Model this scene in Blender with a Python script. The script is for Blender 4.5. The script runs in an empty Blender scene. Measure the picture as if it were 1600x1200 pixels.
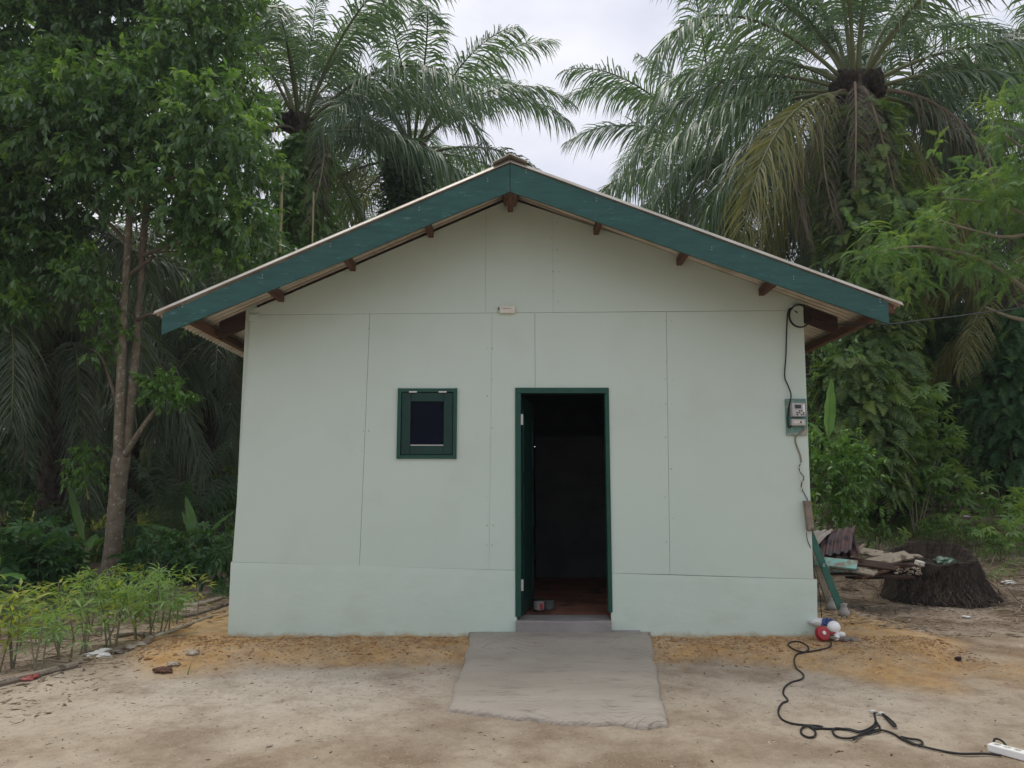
import bpy, bmesh, math, random
import numpy as np
from math import sin, cos, pi, radians as R
from mathutils import Vector, Matrix

SC = bpy.context.scene
COL = SC.collection

# ---------------------------------------------------------------- camera
F = 1202.0
PITCH = R(7.8)
CAM = Vector((0.0, -7.1, 1.3))
cd = bpy.data.cameras.new('camera')
cam = bpy.data.objects.new('camera', cd)
COL.objects.link(cam)
cam.location = CAM
cam.rotation_euler = (pi / 2 + PITCH, 0, 0)
cd.sensor_width = 36
cd.lens = F / 1600 * 36
cd.clip_start = 0.05
cd.clip_end = 2000
SC.camera = cam

# ---------------------------------------------------------------- sky and sun
SUN_EL, SUN_AZ = R(70), R(-35)          # azimuth from +Y (behind the house), turned to the left
world = bpy.data.worlds.new('World')
SC.world = world
world.use_nodes = True
wn = world.node_tree
for n in list(wn.nodes):
    wn.nodes.remove(n)
def wnode(t, **k):
    n = wn.nodes.new(t)
    for a, b in k.items():
        setattr(n, a, b)
    return n
wo = wnode('ShaderNodeOutputWorld')
bg = wnode('ShaderNodeBackground')
bg.inputs['Strength'].default_value = 0.10
sky = wnode('ShaderNodeTexSky', sky_type='NISHITA', sun_disc=False)
sky.sun_elevation = SUN_EL
sky.sun_rotation = SUN_AZ
sky.air_density = 1.2
sky.dust_density = 1.5
tc = wnode('ShaderNodeTexCoord')
mp = wnode('ShaderNodeMapping')
mp.inputs['Scale'].default_value = (1.0, 1.0, 1.9)
mp.inputs['Location'].default_value = (0.35, 0.1, 0.2)
nz = wnode('ShaderNodeTexNoise')
nz.inputs['Scale'].default_value = 2.3
nz.inputs['Detail'].default_value = 7
nz.inputs['Roughness'].default_value = 0.55
cr = wnode('ShaderNodeValToRGB')
cr.color_ramp.elements[0].position = 0.36
cr.color_ramp.elements[0].color = (0.55, 0.55, 0.55, 1)
cr.color_ramp.elements[1].position = 0.50
cr.color_ramp.elements[1].color = (1, 1, 1, 1)
nz2 = wnode('ShaderNodeTexNoise')
nz2.inputs['Scale'].default_value = 3.6
nz2.inputs['Detail'].default_value = 6
cr2 = wnode('ShaderNodeValToRGB')
cr2.color_ramp.elements[0].position = 0.35
cr2.color_ramp.elements[0].color = (5.7, 5.9, 6.9, 1)
cr2.color_ramp.elements[1].position = 0.68
cr2.color_ramp.elements[1].color = (7.9, 7.9, 8.3, 1)
mx = wnode('ShaderNodeMix', data_type='RGBA')
L = wn.links.new
L(tc.outputs['Generated'], mp.inputs['Vector'])
L(mp.outputs['Vector'], nz.inputs['Vector'])
L(mp.outputs['Vector'], nz2.inputs['Vector'])
L(nz.outputs['Fac'], cr.inputs['Fac'])
L(nz2.outputs['Fac'], cr2.inputs['Fac'])
L(cr.outputs['Color'], mx.inputs['Factor'])
L(sky.outputs['Color'], mx.inputs['A'])
L(cr2.outputs['Color'], mx.inputs['B'])
L(mx.outputs['Result'], bg.inputs['Color'])
L(bg.outputs['Background'], wo.inputs['Surface'])

sd = bpy.data.lights.new('sun', 'SUN')
sd.energy = 2.0
sd.angle = R(40)
sd.color = (1.0, 0.95, 0.87)
sun = bpy.data.objects.new('sun', sd)
COL.objects.link(sun)
sdir = Vector((sin(SUN_AZ) * cos(SUN_EL), cos(SUN_AZ) * cos(SUN_EL), sin(SUN_EL)))
sun.rotation_euler = sdir.to_track_quat('Z', 'Y').to_euler()
sun.location = (0, 0, 30)

vs = SC.view_settings
vs.view_transform = 'Standard'
vs.look = 'None'
vs.exposure = 0.40
vs.gamma = 1.0
SC.render.engine = 'CYCLES'
SC.cycles.max_bounces = 6
SC.cycles.transparent_max_bounces = 4

# ---------------------------------------------------------------- helpers: pixels of the photo to places
def ray(px, py):
    cx, cy = (px - 800) / F, (600 - py) / F
    return Vector((cx, cos(PITCH) - cy * sin(PITCH), sin(PITCH) + cy * cos(PITCH)))
def P(px, py, Y=0.0):
    d = ray(px, py)
    return CAM + d * ((Y - CAM.y) / d.y)
def sm(x, a, b):
    t = np.clip((x - a) / (b - a), 0, 1)
    return t * t * (3 - 2 * t)

def _hash(ix, iy, s):
    h = np.sin(ix * 127.1 + iy * 311.7 + s * 74.7) * 43758.5453
    return h - np.floor(h)
def vnoise(x, y, s=0):
    x, y = np.asarray(x, float), np.asarray(y, float)
    ix, iy = np.floor(x), np.floor(y)
    fx, fy = x - ix, y - iy
    fx, fy = fx * fx * (3 - 2 * fx), fy * fy * (3 - 2 * fy)
    a, b = _hash(ix, iy, s), _hash(ix + 1, iy, s)
    c, d = _hash(ix, iy + 1, s), _hash(ix + 1, iy + 1, s)
    return (a + (b - a) * fx) * (1 - fy) + (c + (d - c) * fx) * fy
def fbm(x, y, s=0, o=4):
    v, amp, t = 0, 1, 0
    for k in range(o):
        v = v + amp * vnoise(np.asarray(x) * 2 ** k, np.asarray(y) * 2 ** k, s + k)
        t += amp
        amp *= .5
    return v / t

def bank_edge(x):                       # how far the dug sand reaches in front of the wall
    return 0.74 + 0.5 * (fbm(x * .9, 3.0, 5) - .5) + 0.75 * np.exp(-((x - 3.0) / .75) ** 2) * 1.0 + 0.45 * np.exp(-((x + 2.6) / .6) ** 2)
def ground_z(x, y):
    x, y = np.asarray(x, float), np.asarray(y, float)
    z = -0.075 - 0.022 * np.clip(-y - 0.8, 0, 8)
    # sand left against the wall
    outx = np.maximum(np.maximum(-2.75 - x, x - 3.15), 0)
    dd = np.maximum(-y, 0) + outx * 1.0
    e = bank_edge(x)
    z = z + 0.078 * (1 - sm(dd, e * .35, e * 1.05)) * (1 - sm(y, 1.5, 4))
    # rise of the plot on the right, slow rise of the grove on the left
    z = z + 0.95 * sm(y + (x - 6) * .15, 1.8, 10.5) * sm(x, 2.9, 5.2)
    z = z + 0.010 * np.clip(y - 10, 0, 40) * (1 - sm(x, 0, 4))
    z = z - 0.10 * sm(-x, 3.7, 4.3) * sm(y, -4.5, -3.0)
    rough = 0.25 + 0.75 * sm(np.abs(x - .2), 2.8, 4.5)
    near = 1 - sm(np.hypot(x, y + 2), 9, 16)
    z = z + (0.05 * (fbm(x * .8, y * .8, 1) - .5) * rough + (0.022 * (fbm(x * 4, y * 4, 2) - .5) + 0.012 * (fbm(x * 13, y * 13, 3, 2) - .5)) * rough) * near
    z = z + (0.030 * (fbm(x * 7, y * 7, 8, 3) - .5) + .03 * (fbm(x * 3, y * 9, 18, 3) - .42) * (1 - sm(dd, .05, .3))) * (1 - sm(dd, e * .8, e * 1.3)) * (1 - .9 * np.exp(-((x - .45) / .85) ** 4))
    z = z + 0.020 * (np.abs(fbm(x * 2.1 + y * .5, y * 4.5, 41, 4) - .5) * -2 + .3) * near * sm(-y, .5, 1.2) * (1 - np.exp(-((x - .45) / 1.1) ** 4))
    z = z + 0.4 * (fbm(x * .12, y * .12, 4) - .5) * (1 - near)
    return z
def gz(x, y):
    return float(ground_z(x, y))
def G(px, py, lift=0.0):                # where the sight line through a pixel meets the ground
    d = ray(px, py)
    t = 1.5
    while t < 90:
        p = CAM + d * t
        if p.z <= gz(p.x, p.y) + lift:
            lo, hi = t - .12, t
            for _ in range(14):
                m = (lo + hi) / 2
                q = CAM + d * m
                if q.z <= gz(q.x, q.y) + lift: hi = m
                else: lo = m
            return CAM + d * hi
        t += .12
    return CAM + d * 60

# ---------------------------------------------------------------- helpers: materials
MATS = {}
def mat(name, col, col2=None, scale=4.0, rough=.85, bump=0.0, bscale=30.0, spec=.3, trans=0.0, island=False, detail=5, stretch=(1, 1, 1), dark=None, dscale=2.0, tint=False, metal=0.0, dlo=.52, dhi=.62):
    m = bpy.data.materials.new(name)
    m.use_nodes = True
    nt = m.node_tree
    nd, lk = nt.nodes, nt.links.new
    b = nd['Principled BSDF']
    b.inputs['Roughness'].default_value = rough
    b.inputs['Specular IOR Level'].default_value = spec
    b.inputs['Metallic'].default_value = metal
    c1 = (*col, 1)
    out = None
    t = nd.new('ShaderNodeTexCoord')
    mpn = nd.new('ShaderNodeMapping')
    mpn.inputs['Scale'].default_value = stretch
    lk(t.outputs['Object'], mpn.inputs['Vector'])
    vec = mpn.outputs['Vector']
    if col2 is not None:
        mix = nd.new('ShaderNodeMix'); mix.data_type = 'RGBA'
        mix.inputs['A'].default_value = c1
        mix.inputs['B'].default_value = (*col2, 1)
        if island:
            g = nd.new('ShaderNodeNewGeometry')
            lk(g.outputs['Random Per Island'], mix.inputs['Factor'])
        else:
            n = nd.new('ShaderNodeTexNoise')
            n.inputs['Scale'].default_value = scale
            n.inputs['Detail'].default_value = detail
            rp = nd.new('ShaderNodeMapRange')
            rp.inputs['From Min'].default_value = .32
            rp.inputs['From Max'].default_value = .68
            lk(vec, n.inputs['Vector'])
            lk(n.outputs['Fac'], rp.inputs['Value'])
            lk(rp.outputs['Result'], mix.inputs['Factor'])
        out = mix.outputs['Result']
    if dark is not None:
        n = nd.new('ShaderNodeTexNoise')
        n.inputs['Scale'].default_value = dscale
        n.inputs['Detail'].default_value = 8
        n.inputs['Roughness'].default_value = .65
        lk(vec, n.inputs['Vector'])
        rp = nd.new('ShaderNodeMapRange')
        rp.inputs['From Min'].default_value = dlo
        rp.inputs['From Max'].default_value = dhi
        lk(n.outputs['Fac'], rp.inputs['Value'])
        mix = nd.new('ShaderNodeMix'); mix.data_type = 'RGBA'
        mix.inputs['A'].default_value = c1
        mix.inputs['B'].default_value = (*dark, 1)
        if out: lk(out, mix.inputs['A'])
        lk(rp.outputs['Result'], mix.inputs['Factor'])
        out = mix.outputs['Result']
    if tint:                            # young leaves: an attribute stored on the mesh
        at = nd.new('ShaderNodeAttribute'); at.attribute_name = 'young'
        mix = nd.new('ShaderNodeMix'); mix.data_type = 'RGBA'
        mix.inputs['A'].default_value = c1
        mix.inputs['B'].default_value = (*tint, 1)
        if out: lk(out, mix.inputs['A'])
        lk(at.outputs['Fac'], mix.inputs['Factor'])
        out = mix.outputs['Result']
    if out: lk(out, b.inputs['Base Color'])
    else: b.inputs['Base Color'].default_value = c1
    if bump:
        n = nd.new('ShaderNodeTexNoise')
        n.inputs['Scale'].default_value = bscale
        n.inputs['Detail'].default_value = 6
        lk(vec, n.inputs['Vector'])
        bp = nd.new('ShaderNodeBump')
        bp.inputs['Strength'].default_value = bump
        bp.inputs['Distance'].default_value = .02
        lk(n.outputs['Fac'], bp.inputs['Height'])
        lk(bp.outputs['Normal'], b.inputs['Normal'])
    if trans:
        tr = nd.new('ShaderNodeBsdfTranslucent')
        ms = nd.new('ShaderNodeMixShader')
        ms.inputs['Fac'].default_value = trans
        if out:
            gm = nd.new('ShaderNodeMix'); gm.data_type = 'RGBA'; gm.blend_type = 'MULTIPLY'
            gm.inputs['Factor'].default_value = 1
            gm.inputs['B'].default_value = (1.9, 1.9, .9, 1)
            lk(out, gm.inputs['A'])
            lk(gm.outputs['Result'], tr.inputs['Color'])
        else:
            tr.inputs['Color'].default_value = (col[0] * 1.9, col[1] * 1.9, col[2] * .9, 1)
        lk(b.outputs['BSDF'], ms.inputs[1])
        lk(tr.outputs['BSDF'], ms.inputs[2])
        lk(ms.outputs['Shader'], nd['Material Output'].inputs['Surface'])
    MATS[name] = m
    return m

mint = mat('mint_paint', (.485, .575, .505), (.51, .598, .53), scale=.9, rough=.55, bump=.12, bscale=7, dark=(.45, .50, .43), dscale=1.3, dlo=.52, dhi=.95)
mint_low = mat('mint_render_paint', (.492, .588, .512), (.525, .618, .545), scale=1.6, rough=.6, bump=.16, bscale=8, dark=(.45, .52, .43), dscale=1.8, dlo=.50, dhi=.85, stretch=(1, 1, 2.0))
mint_back = mat('joint_filler', (.22, .24, .21), rough=.9)
green = mat('green_gloss_paint', (.013, .063, .056), (.020, .085, .074), scale=5, rough=.42, bump=.05, bscale=20, dark=(.06, .17, .16), dscale=9, dlo=.60, dhi=.70, stretch=(1, 1, 5))
green_f = mat('dark_green_frame_paint', (.006, .052, .034), (.009, .066, .044), scale=5, rough=.4, bump=.05)
green_d = mat('dark_green_door_paint', (.003, .028, .020), (.004, .038, .028), scale=5, rough=.45, bump=.05)
wood_br = mat('brown_timber', (.085, .042, .028), (.14, .075, .05), scale=3, rough=.85, bump=.3, bscale=25, stretch=(6, .6, 6))
wood_dk = mat('dark_timber', (.035, .02, .016), (.06, .035, .026), scale=3, rough=.9, bump=.3, stretch=(1, 6, 6))
wood_gr = mat('weathered_grey_timber', (.17, .14, .11), (.30, .26, .20), scale=6, rough=.9, bump=.5, bscale=30, dark=(.07, .055, .04), dscale=6)
sheet = mat('fibre_cement_sheet', (.34, .31, .255), (.50, .475, .42), scale=3, rough=.36, metal=.55, dark=(.25, .17, .11), dscale=1.7, dlo=.56, dhi=.74)
rust = mat('rusty_corrugated_iron', (.06, .065, .085), (.16, .07, .05), scale=3, rough=.55, metal=.3, dark=(.03, .03, .04), dscale=3)
conc = mat('grey_concrete', (.20, .19, .175), (.27, .255, .235), scale=3, rough=.9, bump=.4, bscale=25)
red_floor = mat('red_brown_floor', (.20, .075, .04), (.30, .14, .09), scale=3.5, rough=.8, bump=.2, dark=(.10, .05, .035), dscale=2.5)
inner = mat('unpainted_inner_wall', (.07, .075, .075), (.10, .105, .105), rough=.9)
steel = mat('galvanised_steel', (.5, .48, .44), rough=.4, metal=.6)
white_pl = mat('white_plastic', (.72, .72, .70), rough=.35)
cream_pl = mat('cream_plastic', (.55, .54, .46), (.62, .60, .52), scale=20, rough=.5)
meter_gr = mat('meter_grey_plastic', (.36, .36, .345), (.44, .44, .42), scale=30, rough=.45)
board_gr = mat('worn_green_board', (.06, .17, .14), (.16, .27, .23), scale=9, rough=.8, dark=(.30, .30, .26), dscale=9, bump=.3)
black_pl = mat('black_rubber', (.012, .012, .012), rough=.5)
glass_dk = mat('window_glass', (.002, .004, .012), rough=.15, spec=.06)
glass_mt = mat('meter_glass', (.03, .035, .035), rough=.12)
red_pl = mat('red_plastic', (.33, .03, .035), rough=.4)
blue_pl = mat('blue_plastic', (.06, .09, .25), rough=.5)
orange_pl = mat('orange_yellow_plastic', (.55, .28, .05), rough=.5)
bulb_w = mat('white_bulb_glass', (.8, .8, .8), rough=.12, spec=.6)
tealp = mat('turquoise_paint', (.17, .36, .32), (.24, .44, .40), scale=8, rough=.7, dark=(.20, .17, .13), dscale=6, dlo=.48, dhi=.58)
sack = mat('grey_sack', (.30, .29, .27), (.40, .39, .36), rough=.9, bump=.6)
stone = mat('pale_stone', (.30, .25, .19), (.46, .41, .33), scale=10, rough=.95, bump=.4)
litter_w = mat('white_litter', (.60, .60, .57), (.72, .72, .70), rough=.6)
bark = mat('mottled_bark', (.12, .095, .065), (.20, .165, .115), scale=9, rough=.95, bump=.8, bscale=22, dark=(.34, .33, .28), dscale=17, dlo=.56, dhi=.66, stretch=(1, 1, .7))
bark_up = mat('smooth_brown_bark', (.085, .066, .045), (.15, .12, .085), scale=7, rough=.9, bump=.4)
palm_bark = mat('palm_bark', (.035, .028, .022), (.10, .085, .065), scale=8, rough=.95, bump=.8, bscale=14)
stem_m = mat('green_grey_stem', (.16, .15, .10), (.22, .19, .13), rough=.85)
petiole = mat('palm_petiole', (.10, .125, .05), (.15, .16, .075), rough=.6)
petiole_d = mat('dry_palm_petiole', (.13, .10, .07), (.19, .15, .11), rough=.85)
palm_leaf = mat('palm_leaflet_green', (.06, .12, .07), (.12, .19, .105), island=True, rough=.33, spec=.7, trans=.30)
palm_leaf2 = mat('palm_leaflet_grey_green', (.07, .11, .07), (.13, .17, .105), island=True, rough=.38, spec=.6, trans=.25)
palm_yel = mat('palm_leaflet_yellowing', (.13, .15, .06), (.22, .21, .09), island=True, rough=.6, trans=.3)
palm_dry = mat('palm_leaflet_dry', (.12, .10, .085), (.22, .185, .15), island=True, rough=.85, trans=.15)
leaf_tree = mat('tree_leaf', (.055, .125, .045), (.105, .19, .065), island=True, rough=.32, spec=.75, trans=.42, tint=(.20, .34, .06))
leaf_far = mat('far_leaf', (.035, .08, .03), (.07, .125, .045), island=True, rough=.5, trans=.3, tint=(.10, .18, .04))
leaf_bush = mat('glossy_bush_leaf', (.06, .14, .03), (.12, .23, .05), island=True, rough=.32, spec=.5, trans=.32, tint=(.14, .27, .05))
leaf_cass = mat('cassava_leaf', (.105, .20, .065), (.18, .29, .10), island=True, rough=.5, trans=.34, tint=(.18, .26, .06))
leaf_casd = mat('dark_cassava_leaf', (.03, .085, .035), (.07, .15, .055), island=True, rough=.5, trans=.3, tint=(.08, .16, .05))
leaf_fern = mat('fern_leaf', (.045, .10, .035), (.14, .20, .065), island=True, rough=.55, trans=.35, tint=(.17, .24, .06))
leaf_feath = mat('feathery_leaf', (.07, .15, .05), (.13, .22, .07), island=True, rough=.55, trans=.38, tint=(.20, .30, .07))
leaf_yel = mat('yellow_green_leaf', (.17, .24, .035), (.32, .34, .07), island=True, rough=.5, trans=.35, tint=(.10, .18, .04))
leaf_ban = mat('banana_leaf', (.08, .19, .045), (.13, .26, .07), scale=3, rough=.4, spec=.4, trans=.35, stretch=(1, 12, 1))
grass_m = mat('grass_blade', (.07, .12, .03), (.16, .20, .06), island=True, rough=.6, trans=.3)
dry_m = mat('dry_litter', (.14, .10, .065), (.33, .27, .19), island=True, rough=.95)
stump_m = mat('rotten_stump', (.012, .009, .007), (.045, .034, .025), scale=12, rough=.98, bump=.9, bscale=30)
fibre_m = mat('root_fibre', (.010, .008, .006), (.07, .055, .042), island=True, rough=.95)

# ---------------------------------------------------------------- helpers: meshes and objects
def wloc(o):
    p = Vector((0, 0, 0))
    while o is not None:
        p += o.location
        o = o.parent
    return p
def tag(o, label=None, cat=None, group=None, kind=None):
    if label: o['label'] = label
    if cat: o['category'] = cat
    if group: o['group'] = group
    if kind: o['kind'] = kind
    return o
def thing(name, label, cat, loc, group=None):
    o = bpy.data.objects.new(name, None)
    o.empty_display_size = .2
    COL.objects.link(o)
    o.location = loc
    return tag(o, label, cat, group)
def link(name, me, m, parent=None, loc=None, mats=None):
    o = bpy.data.objects.new(name, me)
    COL.objects.link(o)
    if m is not None and len(me.materials) == 0: me.materials.append(m)
    if mats:
        for q in mats: me.materials.append(q)
    if parent is not None: o.parent = parent
    if loc is not None: o.location = loc
    return o
def mesh(name, verts, faces, m=None, parent=None, smooth=False, origin=None, mats=None):
    """verts are world positions; the object is put at its parent's place (or at origin)"""
    off = wloc(parent) if parent is not None else Vector((0, 0, 0))
    o0 = Vector(origin) if origin is not None else (Vector((0, 0, 0)) if parent is None else off)
    me = bpy.data.meshes.new(name)
    a = np.asarray([tuple(v) for v in verts], float) - np.array(o0)
    me.from_pydata(a.tolist(), [], [tuple(f) for f in faces])
    if smooth:
        me.polygons.foreach_set('use_smooth', [True] * len(me.polygons))
    o = link(name, me, m, parent, loc=o0 - off, mats=mats)
    return o
def np_mesh(name, V, loops, totals, young=None, smooth=False):
    me = bpy.data.meshes.new(name)
    me.vertices.add(len(V))
    me.vertices.foreach_set('co', np.asarray(V, np.float32).ravel())
    me.loops.add(len(loops))
    me.loops.foreach_set('vertex_index', np.asarray(loops, np.int32))
    me.polygons.add(len(totals))
    tot = np.asarray(totals, np.int32)
    st = np.concatenate([[0], np.cumsum(tot)[:-1]]).astype(np.int32)
    me.polygons.foreach_set('loop_start', st)
    if smooth: me.polygons.foreach_set('use_smooth', np.ones(len(tot), bool))
    me.update(calc_edges=True)
    if young is not None:
        at = me.attributes.new('young', 'FLOAT', 'POINT')
        at.data.foreach_set('value', np.asarray(young, np.float32))
    return me
def scatter_mesh(name, tv, tf, mats3, pos, young=None):
    """one mesh from N copies of a small template"""
    tv = np.asarray(tv, float)
    N, n = len(pos), len(tv)
    V = np.einsum('nij,vj->nvi', mats3, tv) + np.asarray(pos)[:, None, :]
    fl = np.array([i for f in tf for i in f])
    tot = np.array([len(f) for f in tf])
    loops = (fl[None, :] + (np.arange(N) * n)[:, None]).ravel()
    y = None if young is None else np.repeat(young, n)
    return np_mesh(name, V.reshape(-1, 3), loops, np.tile(tot, N), y)
def basis(fwd, up, roll=None):
    """N rotation matrices, x = fwd, z close to up"""
    x = fwd / np.linalg.norm(fwd, axis=1, keepdims=True)
    y = np.cross(up, x)
    y /= np.linalg.norm(y, axis=1, keepdims=True) + 1e-9
    z = np.cross(x, y)
    if roll is not None:
        c, s = np.cos(roll)[:, None], np.sin(roll)[:, None]
        y, z = y * c + z * s, z * c - y * s
    return np.stack([x, y, z], axis=2)

def box_vf(x0, x1, y0, y1, z0, z1):
    v = [(x, y, z) for z in (z0, z1) for y in (y0, y1) for x in (x0, x1)]
    return v, [(0, 2, 3, 1), (4, 5, 7, 6), (0, 1, 5, 4), (1, 3, 7, 5), (3, 2, 6, 7), (2, 0, 4, 6)]
def box(name, b, m, parent=None, bevel=0.0, rot=None, origin=None):
    """b = centre and half sizes when rot is given, else x0,x1,y0,y1,z0,z1"""
    bm = bmesh.new()
    if rot is None:
        v, f = box_vf(*b)
        c = Vector(((b[0] + b[1]) / 2, (b[2] + b[3]) / 2, (b[4] + b[5]) / 2))
        Mx = Matrix.Identity(3)
        v = [Vector(q) - c for q in v]
    else:
        c = Vector(b[:3])
        v, f = box_vf(-b[3], b[3], -b[4], b[4], -b[5], b[5])
        v = [Vector(q) for q in v]
        Mx = rot if isinstance(rot, Matrix) else Matrix.Rotation(rot[2], 3, 'Z') @ Matrix.Rotation(rot[1], 3, 'Y') @ Matrix.Rotation(rot[0], 3, 'X')
    vs_ = [bm.verts.new(Mx @ q + c) for q in v]
    for q in f: bm.faces.new([vs_[i] for i in q])
    if bevel: bmesh.ops.bevel(bm, geom=list(bm.edges), offset=bevel, segments=2, affect='EDGES', profile=.6)
    vv = [q.co.copy() for q in bm.verts]
    bm.verts.index_update()
    ff = [[q.index for q in fc.verts] for fc in bm.faces]
    bm.free()
    return mesh(name, vv, ff, m, parent, origin=origin)
def tube_vf(pts, rad, n=8, cap=True):
    pts = [Vector(p) for p in pts]
    if not hasattr(rad, '__len__'): rad = [rad] * len(pts)
    V, Fc = [], []
    prev = None
    for i, p in enumerate(pts):
        t = (pts[min(i + 1, len(pts) - 1)] - pts[max(i - 1, 0)])
        if t.length < 1e-9: t = Vector((0, 0, 1))
        t.normalize()
        if prev is None:
            a = Vector((0, 0, 1)) if abs(t.z) < .9 else Vector((1, 0, 0))
            u = t.cross(a).normalized()
        else:
            u = (prev - t * prev.dot(t))
            u = u.normalized() if u.length > 1e-6 else t.orthogonal().normalized()
        prev = u
        w = t.cross(u)
        for k in range(n):
            a = 2 * pi * k / n
            V.append(p + (u * cos(a) + w * sin(a)) * rad[i])
    for i in range(len(pts) - 1):
        for k in range(n):
            k2 = (k + 1) % n
            Fc.append((i * n + k, i * n + k2, (i + 1) * n + k2, (i + 1) * n + k))
    if cap:
        Fc.append(tuple(range(n))[::-1])
        Fc.append(tuple((len(pts) - 1) * n + k for k in range(n)))
    return V, Fc
def spline(pts, k=5):
    pts = [Vector(p) for p in pts]
    out = []
    for i in range(len(pts) - 1):
        p0, p1, p2, p3 = pts[max(i - 1, 0)], pts[i], pts[i + 1], pts[min(i + 2, len(pts) - 1)]
        for j in range(k):
            t = j / k
            out.append(.5 * ((2 * p1) + (p2 - p0) * t + (2 * p0 - 5 * p1 + 4 * p2 - p3) * t * t + (3 * p1 - p0 - 3 * p2 + p3) * t ** 3))
    out.append(pts[-1])
    return out
class MB:
    def __init__(s): s.v, s.f = [], []
    def add(s, vf):
        n = len(s.v)
        s.v += list(vf[0])
        s.f += [tuple(i + n for i in q) for q in vf[1]]
        return s
    def tube(s, pts, r, n=8, cap=True): return s.add(tube_vf(pts, r, n, cap))
    def box(s, *b): return s.add(box_vf(*b))
    def build(s, name, m, parent=None, smooth=False, origin=None): return mesh(name, s.v, s.f, m, parent, smooth, origin)
def poly_panel(name, outer, holes, y0, y1, m, parent, bevel=0.0):
    """flat panel in the X-Z plane with openings, from y0 (front) to y1 (back)"""
    bm = bmesh.new()
    es = []
    for loop in [outer] + holes:
        vs_ = [bm.verts.new((x, y0, z)) for x, z in loop]
        es += [bm.edges.new((vs_[i], vs_[(i + 1) % len(vs_)])) for i in range(len(vs_))]
    bmesh.ops.triangle_fill(bm, edges=es, use_beauty=True, use_dissolve=False)
    r = bmesh.ops.extrude_face_region(bm, geom=list(bm.faces))
    for q in r['geom']:
        if isinstance(q, bmesh.types.BMVert): q.co.y = y1
    bmesh.ops.recalc_face_normals(bm, faces=list(bm.faces))
    bm.verts.index_update()
    vv = [q.co.copy() for q in bm.verts]
    ff = [[q.index for q in fc.verts] for fc in bm.faces]
    bm.free()
    return mesh(name, vv, ff, m, parent)
def XZ(px, py, Y=0.0):
    p = P(px, py, Y)
    return (p.x, p.z)

# ================================================================ GROUND
def axis(lo, hi, a, b, step, grow=1.09):
    c = list(np.arange(a, b, step))
    s, x = step, c[0]
    left = []
    while x > lo:
        s *= grow; x -= s; left.append(x)
    s, x = step, c[-1]
    right = []
    while x < hi:
        s *= grow; x += s; right.append(x)
    return np.array(left[::-1] + c + right)
gx = axis(-260, 260, -6.5, 7.0, .045)
gy = axis(-40, 420, -4.4, 3.2, .045)
GX, GY = np.meshgrid(gx, gy)
GZ = ground_z(GX, GY)
ny, nx = GX.shape
ii = np.arange(nx * ny).reshape(ny, nx)
q = np.stack([ii[:-1, :-1], ii[:-1, 1:], ii[1:, 1:], ii[1:, :-1]], -1).reshape(-1)
me = np_mesh('ground', np.stack([GX, GY, GZ], -1).reshape(-1, 3), q, np.full((nx - 1) * (ny - 1), 4), smooth=True)
outx = np.maximum(np.maximum(-2.7 - GX, GX - 3.1), 0)
dd = np.maximum(-GY, 0) + outx * .9
sand = (1 - sm(dd + .35 * (fbm(GX * 2.5, GY * 2.5, 12) - .5), bank_edge(GX) * .75, bank_edge(GX) * 1.25)) * (1 - sm(GY, .8, 2.2))
sand = np.maximum(sand, .55 * np.exp(-((GX - 3.6) / .9) ** 2 - ((GY + .9) / .5) ** 2))
debris = np.maximum(sm(GX, 3.4, 4.6) * sm(GY, -.2, 1.0), sm(-GX, 3.2, 4.6) * sm(GY, -2.6, -.5) * .75)
debris = np.maximum(debris, sm(GY, 1.5, 5))
pale = 1.1 * np.exp(-((GX + 1.7) / 1.6) ** 2 - ((GY + 1.5) / .9) ** 2) + .7 * np.exp(-((GX - 2.2) / 1.3) ** 2 - ((GY + 1.8) / .9) ** 2)
for nm, a in (('sand', sand), ('debris', debris), ('pale', np.clip(pale, 0, 1))):
    at = me.attributes.new(nm, 'FLOAT', 'POINT')
    at.data.foreach_set('value', a.reshape(-1).astype(np.float32))
gm = bpy.data.materials.new('bare_earth')
gm.use_nodes = True
nt = gm.node_tree; nd = nt.nodes; lk = nt.links.new
pb = nd['Principled BSDF']; pb.inputs['Roughness'].default_value = .95; pb.inputs['Specular IOR Level'].default_value = .1
t = nd.new('ShaderNodeTexCoord')
def gn(scale, det=6, rg=.6):
    n = nd.new('ShaderNodeTexNoise'); n.inputs['Scale'].default_value = scale; n.inputs['Detail'].default_value = det; n.inputs['Roughness'].default_value = rg
    lk(t.outputs['Object'], n.inputs['Vector']); return n.outputs['Fac']
def gr(v, a, b, lo=0, hi=1):
    r = nd.new('ShaderNodeMapRange'); r.inputs['From Min'].default_value = a; r.inputs['From Max'].default_value = b
    r.inputs['To Min'].default_value = lo; r.inputs['To Max'].default_value = hi
    lk(v, r.inputs['Value']); return r.outputs['Result']
def gmix(f, a, b):
    n = nd.new('ShaderNodeMix'); n.data_type = 'RGBA'
    lk(f, n.inputs['Factor'])
    for s, q in (('A', a), ('B', b)):
        if isinstance(q, tuple): n.inputs[s].default_value = (*q, 1)
        else: lk(q, n.inputs[s])
    return n.outputs['Result']
def gmath(op, a, b):
    n = nd.new('ShaderNodeMath'); n.operation = op; n.use_clamp = True
    for i, q in enumerate((a, b)):
        if isinstance(q, (int, float)): n.inputs[i].default_value = q
        else: lk(q, n.inputs[i])
    return n.outputs[0]
def gat(nm):
    n = nd.new('ShaderNodeAttribute'); n.attribute_name = nm; return n.outputs['Fac']
base = gmix(gr(gn(1.1, 8, .65), .42, .60), (.26, .19, .125), (.41, .325, .225))
base = gmix(gmath('MULTIPLY', gat('pale'), gr(gn(2.3, 8, .7), .22, .5)), base, (.62, .54, .43))
sandc = gmix(gr(gn(5, 8, .7), .35, .65), (.50, .29, .11), (.66, .44, .21))
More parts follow.
